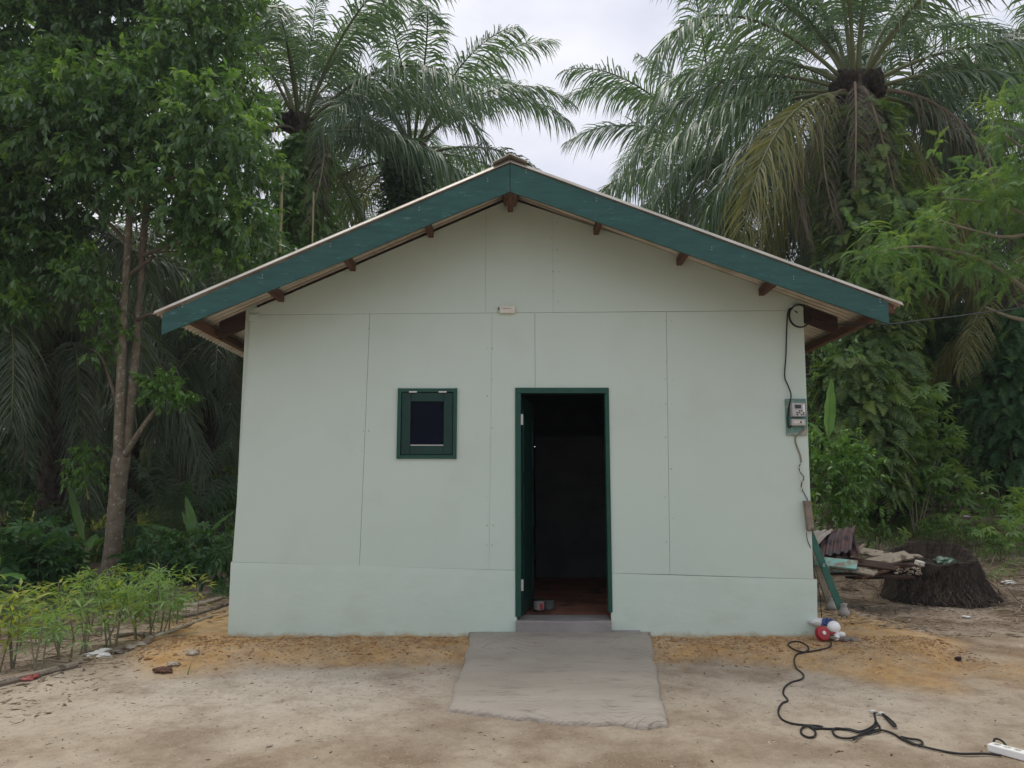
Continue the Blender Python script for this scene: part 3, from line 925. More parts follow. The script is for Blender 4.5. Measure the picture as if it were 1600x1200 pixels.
box('breaker_switch', ((a2_.x + b2_.x) / 2 + .01, (a2_.x + b2_.x) / 2 + .025, -.078, -.0728, b2_.z + .022, a2_.z - .022), black_pl, mb_)
# service cable from the eave, with its coil
W = onwall
cable('service_cable', [W(1246, 489), W(1237, 482), W(1231, 488), W(1229, 520, -.02), W(1228, 555, -.02), W(1226, 588, -.02), W(1231, 602, -.025), W(1236, 618, -.035), W(1232, 640, -.03), W(1231, 658, -.03), W(1233, 668, -.03), W(1238, 664, -.03)], .0065, black_pl,
      'twin black service cable running down the wall to the meter board', 'cable')
c0 = P(1249, 494, -.05); pts = []
for k in range(26):
    a = 2 * pi * k / 12.0
    pts.append((c0.x + .098 * cos(a), -.045 - .0035 * k / 3, c0.z + .108 * sin(a)))
cable('cable_coil', pts, .007, black_pl, 'round coil of black cable hanging at the right wall top', 'cable coil', k=3)
cable('meter_outlet_cable', [W(1256, 664, -.05), W(1257, 670, -.04), W(1248, 678, -.02), W(1243, 684, -.014), W(1244, 694), W(1250, 710), W(1252, 722)], .007, tealp,
      'thin greenish cable looping out below the circuit breaker box', 'cable')
cable('loose_wire', [W(1252, 722), W(1249, 729), W(1250, 737), W(1256, 746), W(1252, 758), W(1255, 768), W(1261, 779), W(1263, 785)], .0035, black_pl,
      'loose thin black wire ending in the brown timber block', 'wire')
cable('bare_wire_twist', [W(1253, 723, -.014), W(1247, 727, -.02), W(1251, 734, -.02), W(1248, 742, -.015), W(1250, 748, -.013), W(1255, 756, -.013), W(1250, 768, -.013)], .003, cream_pl,
      'pale twisted bare wire ends hanging beside the loose black wire', 'wire')
c0 = P(1350, 507, -.66)
cable('overhead_cable', [P(1262, 492, -.03), P(1290, 503, -.25), P(1325, 508, -.55), c0, P(1392, 506, -.5), P(1450, 499, .2), P(1530, 489, 1.2), P(1640, 470, 2.6), P(1900, 400, 6)], .007, black_pl,
      'black overhead power cable leaving the right eave toward the picture edge', 'cable')
# timber block at the corner
p = P(1264, 806, -.04)
tb_ = box('timber_block', (p.x, -.035, p.z, .028, .03, .135), wood_gr, None, .004, rot=(0, R(-4), 0), origin=(p.x, -.035, p.z - .13))
tag(tb_, 'short brown timber block fixed to the house corner below the meter', 'timber block')
cable('block_wire', [P(1260, 832, -.03), P(1262, 845, -.02), P(1270, 866, .02), P(1271, 890, .05), P(1280, 925, .1), P(1284, 965, .0)], .0035, black_pl, 'thin black wire trailing from the timber block down the house corner', 'wire')

# leaning ladder with wrapped feet
fa, fb = G(1318, 962), G(1299, 952)
lad = thing('wooden_ladder', 'green and grey wooden ladder leaning on the side wall with bagged feet', 'ladder', (fa.x, fa.y, fa.z))
def beam(name, p, q_, w1, w2, m, parent):
    p, q_ = Vector(p), Vector(q_)
    d = (q_ - p).normalized()
    u = d.cross(Vector((0, 1, 0))).normalized(); v = u.cross(d)
    V = [c + u * sx_ * w1 + v * sy_ * w2 for c in (p, q_) for sx_, sy_ in ((-1, -1), (1, -1), (1, 1), (-1, 1))]
    return mesh(name, V, [(3, 2, 1, 0), (4, 5, 6, 7), (0, 1, 5, 4), (1, 2, 6, 5), (2, 3, 7, 6), (3, 0, 4, 7)], m, parent, origin=None if parent else tuple(p))
ta_ = P(1268, 838, fa.y); da = (ta_ - fa).normalized()
ra = beam('rail', fa + da * .06, fa + da * 1.9, .034, .012, board_gr, lad)
ra['label'] = 'green painted rail with worn edge'
ra.data.materials[0] = mat('green_rail_paint', (.03, .115, .09), (.055, .16, .125), scale=6, rough=.7, dark=(.12, .08, .05), dscale=5, dlo=.6, dhi=.66)
db = (P(1268, 858, fb.y) - fb).normalized()
rb = beam('rail', fb + db * .05, fb + db * 1.7, .032, .018, wood_gr, lad)
rb['label'] = 'grey unpainted rail'
for t in (.55, .95, 1.35): beam('rung', fa + da * t + Vector((0, -.03, 0)), fb + db * t * .95 + Vector((0, .03, 0)), .02, .012, tealp, lad)
for f_ in (fa, fb):
    V, Fc = [], []
    for j in range(7):
        for k in range(12):
            a = 2 * pi * k / 12; rr = .058 * (.55, .95, 1.05, 1, .7, .62, .9)[j] * (1 + .18 * (random.Random(j * 13 + k).random() - .5))
            V.append((f_.x + rr * cos(a), f_.y + rr * sin(a), f_.z - .01 + .022 * j))
    for j in range(6):
        for k in range(12): Fc.append((j * 12 + k, j * 12 + (k + 1) % 12, (j + 1) * 12 + (k + 1) % 12, (j + 1) * 12 + k))
    Fc += [tuple(range(12))[::-1], tuple(range(72, 84))]
    mesh('foot_wrapping', V, Fc, sack, lad, smooth=True)
be = beam('plank', G(1328, 906) + Vector((0, 0, .06)), P(1286, 884, fa.y + .35), .022, .01, tealp, None)
tag(be, 'narrow turquoise plank lying behind the leaning ladder', 'plank')
tp_ = beam('tie_strap', fa + da * 1.02 - Vector((.035, .016, 0)), fa + da * 1.02 + Vector((.04, -.016, .015)), .012, .016, black_pl, lad)

# lamp, reel and plank at the corner
def lathe(name, prof, c, m, parent=None, n=20, axis=Vector((0, 0, 1)), origin=None):
    axis = Vector(axis).normalized(); u = axis.orthogonal().normalized(); w = axis.cross(u)
    V, Fc = [], []
    for r_, h in prof:
        for k in range(n):
            a = 2 * pi * k / n
            V.append(Vector(c) + axis * h + (u * cos(a) + w * sin(a)) * r_)
    for j in range(len(prof) - 1):
        for k in range(n): Fc.append((j * n + k, j * n + (k + 1) % n, (j + 1) * n + (k + 1) % n, (j + 1) * n + k))
    Fc += [tuple(range(n))[::-1], tuple((len(prof) - 1) * n + k for k in range(n))]
    return mesh(name, V, Fc, m, parent, smooth=True, origin=origin)
g0 = G(1305, 1002)
pl = box('plank_offcut', (g0.x + .04, g0.y + .03, g0.z + .03, .17, .07, .011), wood_gr, None, .003, rot=(R(4), R(9), R(-14)), origin=tuple(g0))
tag(pl, 'grey plank offcut on the sand beside the house corner', 'plank')
b0_ = P(1303, 980, g0.y + .02)
lb = thing('light_bulb', 'round white globe light bulb lying on the plank offcut', 'light bulb', (b0_.x, b0_.y, b0_.z - .05))
ax = Vector((.1, -.3, -.9)).normalized()
lathe('globe', [(.055 * sin(t_), -.055 * cos(t_)) for t_ in [pi * i / 12 for i in range(1, 11)]] + [(.026, .058), (.024, .064)], b0_, bulb_w, lb, axis=ax)
lathe('bulb_collar', [(.025, .0), (.027, .03), (.024, .05)], b0_ + ax * .06, white_pl, lb, axis=ax)
b1_ = P(1285, 990, g0.y - .02)
rl = thing('cord_reel', 'red plastic cord reel lying against the right corner of the house', 'cord reel', (b1_.x, b1_.y, b1_.z - .06))
ax = Vector((.25, -.85, .35)).normalized()
for h in (-.022, .018):
    lathe('flange', [(.058, h), (.062, h + .002), (.058, h + .005)], b1_, red_pl, rl, axis=ax)
lathe('wound_cord', [(.045, -.016), (.05, -.008), (.05, .008), (.045, .016)], b1_, red_pl, rl, axis=ax)
lathe('hub', [(.016, .024), (.018, .03), (.008, .034)], b1_, white_pl, rl, axis=ax)
cable('red_lead', [P(1290, 984, g0.y), P(1300, 990, g0.y - .02), P(1308, 986, g0.y - .01), P(1315, 990, g0.y)], .008, red_pl, parent=rl)
b2 = P(1314, 991, g0.y + .0)
sk = thing('lamp_socket', 'small white lamp socket at the plank end by the bulb', 'lamp socket', (b2.x, b2.y, b2.z - .02))
lathe('socket_body', [(.012, -.04), (.020, -.03), (.024, 0), (.020, .03), (.010, .038)], b2, white_pl, sk, axis=Vector((1, .1, -.15)))
lathe('socket_ring', [(.024, -.004), (.026, 0), (.024, .004)], b2 - Vector((.02, 0, 0)), cream_pl, sk, axis=Vector((1, .1, -.15)))
def crumple(name, c, r, m, parent=None, sq=(1, 1, .6), s=0, amp=.45, origin=None):
    bm = bmesh.new(); bmesh.ops.create_icosphere(bm, subdivisions=3, radius=1)
    V = []
    for v in bm.verts:
        q_ = v.co
        k = 1 + amp * (float(fbm(q_.x * 2.2 + s * 7.3 + 5, q_.y * 2.2 + q_.z * 1.7 + 9, s)) - .5) * 2
        V.append((c[0] + q_.x * r * sq[0] * k, c[1] + q_.y * r * sq[1] * k, c[2] + q_.z * r * sq[2] * k))
    Fc = [[v.index for v in f.verts] for f in bm.faces]; bm.free()
    return mesh(name, V, Fc, m, parent, origin=origin or (None if parent else (c[0], c[1], c[2] - r * sq[2] * .8)))
c_ = P(1282, 972, g0.y + .18)
bg_ = crumple('cement_bag', c_, .10, litter_w, sq=(1, .7, .35), s=3); tag(bg_, 'crumpled white and blue bag tucked beside the house corner', 'bag')
for k in range(3): box('blue_stripe', (c_.x + .0 + .03 * k, c_.y - .065, c_.z + .015 - .004 * k, .009, .02, .035), blue_pl, bg_, .003, rot=(0, R(25), 0))

# extension cord and power strip
def gp(l, r=.008): return [tuple(G(a, b) + Vector((0, 0, r))) for a, b in l]
cord = gp([(1299, 1003), (1297, 1012), (1284, 1016), (1262, 1020), (1248, 1019), (1235, 1013), (1232, 1007), (1240, 1004), (1252, 1005), (1262, 1011), (1263, 1017), (1256, 1021), (1245, 1024), (1241, 1033), (1244, 1045), (1253, 1053), (1256, 1058), (1252, 1063), (1236, 1068), (1226, 1076), (1224, 1086), (1231, 1096), (1222, 1101), (1216, 1113), (1221, 1125), (1236, 1132), (1256, 1135), (1275, 1136), (1285, 1138), (1276, 1141), (1262, 1137), (1253, 1140), (1252, 1148), (1262, 1154), (1272, 1153), (1274, 1145), (1265, 1137), (1280, 1140), (1302, 1141), (1325, 1141), (1345, 1145), (1362, 1138), (1368, 1130), (1366, 1118)])
cable('extension_cord', cord, .0062, black_pl, 'black extension cord snaking from the red reel across the sand', 'cord', k=5)
cord2 = gp([(1366, 1117), (1369, 1130), (1375, 1140), (1370, 1146), (1350, 1149), (1325, 1143), (1306, 1141), (1301, 1146), (1308, 1154), (1325, 1157), (1345, 1152), (1362, 1145), (1378, 1144), (1395, 1149), (1410, 1158), (1428, 1166), (1441, 1166), (1438, 1160), (1420, 1157), (1408, 1155), (1430, 1166), (1465, 1175), (1500, 1181), (1540, 1181), (1565, 1184)], .011)
cable('strip_cord', cord2, .0062, black_pl, 'black cord with flattened loops running to the white power strip', 'cord', k=5)
cable('cord_tail', gp([(1334, 1161), (1345, 1152), (1360, 1146), (1372, 1138)], .018), .0058, black_pl, 'short doubled tail of black cord crossing the loops', 'cord')
cable('plug_lead', gp([(1366, 1118), (1372, 1117), (1380, 1119), (1392, 1128), (1400, 1137), (1396, 1137), (1386, 1127), (1379, 1119)], .012), .0058, black_pl, 'narrow folded loop of black cord beside the pale plug', 'cord')
for (a, b, l) in ((1364, 1115, 'pale plug at the left end of the joined cords'), (1377, 1118, 'pale plug at the narrow folded cord loop')):
    g1_ = G(a, b); o = box('plug', (g1_.x, g1_.y, g1_.z + .012, .016, .011, .009), cream_pl, None, .004, rot=(0, 0, .4), origin=tuple(g1_)); tag(o, l, 'plug')
    for s in (-1, 1): mesh('pin', *tube_vf([(g1_.x - .012, g1_.y + .006 * s, g1_.z + .014), (g1_.x - .034, g1_.y + .006 * s - .008, g1_.z + .014)], .002, 6), steel, o)
g2_ = G(1577, 1181)
ps = thing('power_strip', 'white multi socket power strip on the ground at the right edge', 'power strip', tuple(g2_))
rz = R(-58)
box('strip_case', (g2_.x, g2_.y, g2_.z + .022, .095, .032, .02), white_pl, ps, .006, rot=(0, 0, rz))
for k in range(3):
    t = (-.058 + .052 * k)
    c_ = (g2_.x + t * cos(rz), g2_.y + t * sin(rz), g2_.z + .0415)
    so = lathe('socket', [(.020, 0), (.020, .003), (.016, .003), (.015, .0005)], c_, cream_pl, ps, 16)
    for s in (-1, 1): lathe('socket_hole', [(.0028, .0006), (.0028, .0014)], (c_[0] + .007 * s, c_[1], c_[2]), black_pl, so, 8)
cable('strip_tail', [G(1552, 1166) + Vector((0, 0, .01)), G(1556, 1163) + Vector((0, 0, .03)), G(1568, 1168) + Vector((0, 0, .03)), g2_ + Vector((0, 0, .03))], .006, black_pl, parent=ps)

# paint tins inside the door
g3 = P(842, 927, .55); g3.z = ST
tin = thing('paint_can', 'small paint can with red and white wrapper just inside the door', 'paint can', tuple(g3))
lathe('can_body', [(.052, 0), (.054, .004), (.052, .008), (.052, .10), (.054, .104), (.05, .107)], g3, glass_mt, tin)
lathe('wrapper', [(.0528, .014), (.0532, .016), (.0532, .092), (.0528, .094)], g3, mat('dull_white_wrapper', (.20, .195, .19), (.26, .25, .24)), tin, 24)
box('red_patch', (g3.x + .006, g3.x + .034, g3.y - .058, g3.y - .044, g3.z + .02, g3.z + .075), red_pl, tin, .003)
g4 = Vector((g3.x + .10, g3.y + .12, ST))
tn2 = thing('paint_tin', 'dull grey tin behind the red and white paint can', 'tin', tuple(g4))
lathe('tin_body', [(.06, 0), (.062, .004), (.06, .008), (.06, .075), (.062, .08)], g4, inner, tn2)
lathe('tin_lid', [(.056, .079), (.056, .084), (.05, .084)], g4, inner, tn2)

# ================================================================ RIGHT: STUMP, PLANKS, CORRUGATED SHEETS
sc_ = G(1462, 934); SCX, SCY, SCZ = sc_.x, sc_.y, sc_.z
st = thing('palm_stump', 'dark rotten palm stump with hollow top and matted roots', 'stump', (SCX, SCY, SCZ))
N = 72
V, Fc = [], []
def srad(a, t):                             # radius at height fraction
    return (.50 + .22 * (1 - t) ** 2.4 + .10 * max(0, cos(a + .1)) * (1 - t)) * (1 + .09 * (float(fbm(cos(a) * 2 + 4, sin(a) * 2 + t * 2, 22)) - .5) * 2)
def shgt(a): return .54 + .10 * sin(a - .1) + .05 * cos(a) + .10 * (float(fbm(cos(a) * 3 + 8, sin(a) * 3 + 3, 5)) - .5)
prof = [0, .15, .3, .5, .7, .85, .95, 1.0]
for t in prof:
    for k in range(N):
        a = 2 * pi * k / N
        r_ = srad(a, t) + .02 * (random.Random(k * 31 + int(t * 100)).random() - .5)
        V.append((SCX + r_ * cos(a), SCY + r_ * sin(a), SCZ - .1 + (shgt(a) + .1) * t))
for f_, dz in ((.86, -.0), (.72, -.10), (.5, -.20), (.2, -.26)):
    for k in range(N):
        a = 2 * pi * k / N
        r_ = srad(a, 1) * f_ * (1 + .12 * (random.Random(k * 17 + int(f_ * 90)).random() - .5))
        V.append((SCX + r_ * cos(a), SCY + r_ * sin(a), SCZ + shgt(a) * (1 if f_ > .8 else .93) + dz + (.02 * random.Random(k).random())))
rows = len(prof) + 4
for j in range(rows - 1):
    for k in range(N): Fc.append((j * N + k, j * N + (k + 1) % N, (j + 1) * N + (k + 1) % N, (j + 1) * N + k))
Fc.append(tuple((rows - 1) * N + k for k in range(N)))
mesh('stump_body', V, Fc, stump_m, st, smooth=False)
rng = np.random.default_rng(7)
fb_ = MB()
for i in range(2300):
    a = rng.uniform(0, 2 * pi)
    if sin(a) > .5 and rng.random() < .7: continue
    t1 = rng.uniform(.15, .98); t0 = max(-.05, t1 - rng.uniform(.07, .22))
    out = .003 + .012 * rng.random()
    pts = []
    for t in np.linspace(t1, t0, 4):
        a += rng.normal(0, .03)
        r_ = srad(a, max(t, 0)) + out + .14 * max(0, .16 - t) * rng.random() * 3
        pts.append(Vector((SCX + r_ * cos(a), SCY + r_ * sin(a), SCZ - .02 + (shgt(a)) * max(t, 0))))
    w_ = Vector((-sin(a), cos(a), 0)) * rng.uniform(.002, .0055)
    n0 = len(fb_.v)
    for p in pts: fb_.v += [p - w_, p + w_]
    fb_.f += [(n0 + 2 * j, n0 + 2 * j + 1, n0 + 2 * j + 3, n0 + 2 * j + 2) for j in range(3)]
tag(fb_.build('root_fibre', fibre_m, st), kind='stuff')
# things in and on the stump
p = P(1437, 880, SCY - .38)
o = box('foam_block', (p.x, p.y, p.z, .055, .03, .028), cream_pl, None, .008, rot=(R(15), R(10), R(20)), origin=tuple(p)); tag(o, 'pale yellow block of foam lying on the stump rim', 'foam block')
p = P(1476, 880, SCY - .36)
o = crumple('plastic_bag', (p.x, p.y, p.z), .11, tealp, sq=(1.1, .8, .65), s=6, amp=.75); tag(o, 'crumpled green plastic bag draped over the front of the stump', 'plastic bag')
o.data.materials[0] = mat('green_bag_plastic', (.02, .06, .035), (.22, .30, .24), scale=14, rough=.35)
ch = MB()
for i in range(90):
    q_ = G(rng.uniform(1392, 1440), rng.uniform(883, 900)) if False else P(rng.uniform(1398, 1440), rng.uniform(880, 898), SCY - .42 + rng.uniform(-.04, .06))
    s = rng.uniform(.006, .018); v, f = box_vf(-s, s, -s * .6, s * .6, -s * .4, s * .4)
    Rm = Matrix.Rotation(rng.uniform(0, 6), 3, 'Z') @ Matrix.Rotation(rng.uniform(-.6, .6), 3, 'X')
    ch.add(([Rm @ Vector(c) + q_ for c in v], f))
tag(ch.build('wood_chip', stone, st), kind='stuff')

# planks
def plank(px, py, Y, L_, w_, ang_, tilt, m, label, th=.011, roll=0):
    c = P(px, py, Y)
    c.z = max(c.z, gz(c.x, c.y) + th + .01)
    o = box('plank', (*c, L_ / 2, w_ / 2, th), m, None, .003, rot=(R(roll), R(tilt), R(ang_)), origin=tuple(c))
    return tag(o, label, 'plank')
plank(1378, 876, 2.2, .78, .17, 14, -9, wood_gr, 'broad pale plank leaning up to the right on top of the pile', roll=24)
plank(1352, 880, 2.0, .62, .12, -14, 7, wood_dk, 'dark weathered plank lying across the pile by the stump', roll=34)
plank(1330, 889, 1.85, .52, .18, -40, 8, wood_gr, 'wide pale plank at the front of the pile pointing at the stump', roll=10)
plank(1392, 884, 2.3, .62, .10, 6, -2, wood_dk, 'dark narrow plank ending at the stump', roll=12)
plank(1372, 894, 2.1, .55, .10, 16, -12, wood_br, 'short brown plank under the pile next to the stump')
plank(1352, 862, 2.75, .60, .18, -22, 9, wood_gr, 'grey board on the back of the pile below the corrugated sheets', roll=22)
plank(1398, 868, 2.6, .7, .10, 8, 2, wood_gr, 'pale split plank reaching behind the stump rim', roll=14)
plank(1330, 866, 2.3, .72, .035, 40, -16, wood_gr, 'thin batten propped diagonally against the plank pile')
plank(1340, 897, 2.2, .7, .14, -5, 0, wood_dk, 'dark plank at the bottom of the pile beneath the wide pale one')
plank(1375, 902, 2.3, .8, .16, 8, 0, wood_dk, 'mouldy dark plank at the bottom of the pile next to the stump')
plank(1345, 875, 2.7, .7, .16, 2, 0, wood_dk, 'dark plank deep inside the middle of the pile')
plank(1308, 880, 1.9, .42, .17, -30, 4, tealp, 'turquoise painted board lying under the corrugated sheets', roll=28)
# corrugated sheets
def csheet(px, py, Y, L_, W_, rz_, tilt, m, label, roll=0):
    p = P(px, py, Y)
    n = 60; V, Fc = [], []
    Mx = Matrix.Rotation(R(rz_), 3, 'Z') @ Matrix.Rotation(R(tilt), 3, 'Y') @ Matrix.Rotation(R(roll), 3, 'X')
    for k in range(n + 1):
        y = W_ * (k / n - .5); z = .016 * cos(2 * pi * y / .09)
        for x in (-L_ / 2, 0, L_ / 2):
            for dz in (0, -.003): V.append(Mx @ Vector((x, y, z + dz + (.03 if x == 0 else 0))) + p)
    for k in range(n):
        a, b = k * 6, (k + 1) * 6
        Fc += [(a, a + 2, b + 2, b), (a + 2, a + 4, b + 4, b + 2), (a + 1, b + 1, b + 3, a + 3), (a + 3, b + 3, b + 5, a + 5), (a, b, b + 1, a + 1), (a + 4, a + 5, b + 5, b + 4)]
    o = mesh('corrugated_sheet', V, Fc, m, None, origin=tuple(p)); return tag(o, label, 'roofing sheet', 'discarded corrugated sheets')
csheet(1285, 850, 2.6, .9, .75, 62, -16, rust, 'rusty red striped corrugated sheet in the middle of the heap', roll=-14)
csheet(1292, 866, 2.5, .8, .75, 70, -12, rust, 'dark corrugated sheet lowest in the heap above the turquoise board', roll=-20)
csheet(1262, 842, 2.8, .8, .5, 50, -12, mat('dirty_pale_iron', (.22, .20, .17), (.32, .29, .25), rough=.7), 'pale corrugated sheet on top of the heap beside the house', roll=-6)
# far stack of poles
pk = G(1540, 800)
rr_ = np.random.default_rng(3)
for k in range(16):
    lay = k // 4
    L_ = rr_.uniform(1.6, 2.6); x = pk.x + rr_.uniform(-.25, .25); y = pk.y + (k % 4) * .11 - .2; z = gz(x, y) + .06 + lay * .075
    o = mesh('pole', *tube_vf([(x - L_ / 2, y, z + .02), (x, y + .03, z + rr_.uniform(-.02, .02)), (x + L_ / 2, y + .02, z)], [.035, .04, .032], 7), wood_gr, None, origin=(x, y, z))
    dep = ('nearest the camera', 'second from the front', 'second from the back', 'at the back')[k % 4]
    tag(o, ('top', 'upper middle', 'lower middle', 'bottom')[3 - lay] + ' layer pole %s in the far stack of poles' % dep, 'pole', 'stacked weathered poles at the back right')
# pots of rubbish further back
for k, (a, b, l) in enumerate(((1412, 804, 'white torn plastic lying on the bank below the cassava'), (1462, 816, 'white plastic scrap in the weeds right of the cassava stems'), (1386, 810, 'white rag by the brown brush heap'), (1507, 808, 'small white scrap left of the pole stack'), (1575, 912, 'pale crumpled scrap on the dead stalks right of the stump'), (1510, 966, 'small cream chip lying at the foot of the stump'))):
    g_ = G(a, b); o = crumple('litter', (g_.x, g_.y, g_.z + .015), .075 if k < 5 else .03, litter_w, sq=(1.3, .8, .35), s=k, amp=.8); tag(o, l, 'litter')
g_ = G(1497, 1032); o = crumple('clod', (g_.x, g_.y, g_.z + .015), .028, stump_m, s=2); tag(o, 'small dark clod on the bare earth in front of the stump', 'clod')
# left border: poles on the ground, bricks, scraps
def pole(pts, r, m, label, name='border_pole', cat='pole', parent=None):
    q_ = [G(*p) + Vector((0, 0, r * .7)) for p in pts]
    q_ = spline(q_, 4)
    o = mesh(name, *tube_vf(q_, [r * (1 - .25 * i / len(q_)) * (1 + .15 * random.Random(i).random()) for i in range(len(q_))], 8), m, None, origin=tuple(q_[0])); return tag(o, label, cat)
pole([(-30, 1078), (40, 1062), (120, 1042)], .028, wood_gr, 'thick grey border pole nearest the left picture edge')
pole([(100, 1046), (180, 1018), (235, 1005)], .02, wood_gr, 'thin border pole ending by the white scraps')
pole([(190, 962), (215, 948), (236, 936)], .035, stone, 'pale stick leaning in the seedling bed near the tree')
pole([(232, 1000), (275, 985), (330, 965)], .018, stone, 'pale branch along the path edge near the house')
pole([(270, 950), (310, 947), (345, 937)], .026, stone, 'barkless pale log lying left of the house corner')
pole([(280, 966), (312, 960), (360, 945)], .022, wood_gr, 'grey log lying just in front of the pale log')
pole([(180, 997), (215, 992), (240, 997)], .02, wood_gr, 'thin dry branch lying among the seedlings')
for k, (a, b, r_, m_, l, c_) in enumerate(((40, 1062, .07, red_pl, 'flattened red plastic scrap on the border at far left', 'litter'), (152, 1026, .08, litter_w, 'white rag beside the seedling stems', 'litter'), (162, 1020, .06, litter_w, 'small white rag right of the larger white rag', 'litter'), (205, 1013, .05, stone, 'pale stone on the path edge', 'stone'), (222, 1008, .05, stone, 'pale stone next to the thin border pole', 'stone'), (182, 1021, .05, wood_gr, 'brown clod behind the white rags', 'clod'),
        (256, 1050, .06, wood_br, 'brown clod at the left foot of the sand bank', 'clod'), (270, 1040, .04, stone, 'small stone on the sand bank left of the house', 'stone'), (300, 1022, .045, stone, 'stone half sunk in sand by the left corner', 'stone'), (280, 872, .05, stone, 'pale stone beside the dark logs behind the path', 'stone'))):
    g_ = G(a, b); o = crumple({'litter': 'litter', 'stone': 'stone', 'clod': 'clod'}[c_], (g_.x, g_.y, g_.z + .012), r_, m_, sq=(1.2, .8, .4), s=k + 20, amp=.6); tag(o, l, c_)
    if k == 0: o.data.materials[0] = mat('faded_red_scrap', (.30, .06, .05), (.36, .13, .11), rough=.7)

# scattered grit, chips and leaf litter: nobody could count it
def scatter_bits(name, n, region, size, m, flat=.35, seed=1, label='', elong=1.0, group=None, boxn=False):
    r_ = np.random.default_rng(seed)
    pos = []
    while len(pos) < n:
        p = region(r_)
        if p is None: continue
        x, y = p
        if (XL - .05 < x < XR + .05 and -.05 < y < HD): continue
        if crn[3].x - .05 < x < crn[2].x + .05 and y > crn[2].y and r_.random() > .25: continue
        pos.append((x, y))
    pos = np.array(pos)
    z = ground_z(pos[:, 0], pos[:, 1])
    tv = np.array([(1, 0, 0), (-1, 0, 0), (0, .6, 0), (0, -.6, 0), (.2, .1, .5), (-.1, -.1, -.5)])
    tf = [(0, 2, 4), (2, 1, 4), (1, 3, 4), (3, 0, 4), (2, 0, 5), (1, 2, 5), (3, 1, 5), (0, 3, 5)]
    a = r_.uniform(0, 2 * pi, n)
    s = size * r_.lognormal(0, .45, n)
    fw_ = np.stack([np.cos(a), np.sin(a), r_.normal(0, .12, n)], 1)
    Bs = basis(fw_, np.tile([0, 0, 1.0], (n, 1)), r_.normal(0, .3, n))
    sc3 = np.stack([s * elong, s / elong ** .5, s * flat], 1)
    Bs = Bs * sc3[:, None, :]
    me_ = scatter_mesh(name, tv, tf, Bs, np.column_stack([pos, z + s * flat * .25]))
    o = link(name, me_, m)
    return tag(o, label, None, None, 'stuff')
scatter_bits('gravel', 9500, lambda r_: (r_.uniform(-5.2, 5.5), -abs(r_.normal(0, 1.9))), .0062, stone, seed=2, label='fine pale grit scattered over the bare yard')
scatter_bits('sand_crumbs', 5200, lambda r_: (r_.uniform(-3.2, 3.9), -.02 - abs(r_.normal(0, .35))), .009, mat('sand_crumb', (.30, .16, .07), (.42, .26, .13), island=True, rough=.95), seed=5, label='crumbs of orange sand along the foot of the wall', flat=.6)
scatter_bits('dark_litter', 2600, lambda r_: (r_.uniform(-5.5, 6), r_.uniform(-4, .0)), .006, mat('dark_bit', (.05, .032, .022), (.12, .08, .05), island=True, rough=.95), seed=3, label='dark specks of leaf litter over the yard', flat=.2, elong=1.7)
scatter_bits('leaf_litter', 9000, lambda r_: (3.2 + abs(r_.normal(0, 2.0)), r_.uniform(.3, 8)), .017, dry_m, seed=6, label='dead leaves and chips over the earth right of the house', flat=.2, elong=2.0)
scatter_bits('leaf_litter', 7000, lambda r_: (-2.9 - abs(r_.normal(0, 2.6)), r_.uniform(-2.2, 9)), .017, dry_m, seed=8, label='dead leaves over the planting bed left of the house', flat=.2, elong=1.8)
scatter_bits('stump_chips', 900, lambda r_: (SCX + r_.normal(0, .5), SCY - .62 + r_.normal(0, .14)), .011, stone, seed=9, label='pale wood chips around the foot of the stump', flat=.3, elong=1.5)
# dead stalks behind and right of the stump
def stalks(name, n, region, L_, label, seed, m=dry_m, up=.25):
    r_ = np.random.default_rng(seed); mb = MB()
    for i in range(n):
        x, y = region(r_); l_ = L_ * r_.uniform(.5, 1.3); a = r_.uniform(0, 2 * pi); e_ = abs(r_.normal(0, up))
        p0 = Vector((x, y, gz(x, y) + .01)); d = Vector((cos(a) * cos(e_), sin(a) * cos(e_), sin(e_)))
        pm = p0 + d * l_ * .5 + Vector((r_.normal(0, .06), r_.normal(0, .06), .03)) * l_; p1 = p0 + d * l_
        mb.tube([p0, pm, p1], [.006 * min(1, L_ * 3), .0055 * min(1, L_ * 3), .003 * min(1, L_ * 3)], 4, cap=False)
    return tag(mb.build(name, m), label, kind='stuff')
stalks('dry_stalks', 420, lambda r_: (r_.uniform(5.5, 8.0), r_.uniform(1.0, 4.6)), .45, 'tangle of dead stalks behind and right of the stump', 11)
stalks('dry_stalks', 240, lambda r_: (r_.uniform(3.9, 5.6), r_.uniform(3.2, 5.5)), .4, 'brown brush and twigs heaped on the bank behind the stump', 12)
stalks('dry_stalks', 260, lambda r_: (r_.uniform(-7.5, -3.1), r_.uniform(-1.2, 4)), .3, 'thin dead twigs over the bed left of the house', 13, up=.1)
stalks('ground_twigs', 60, lambda r_: (r_.uniform(-4.5, 5), r_.uniform(-3.6, -.6)), .045, 'small twigs strewn over the yard', 14, m=fibre_m, up=.05)

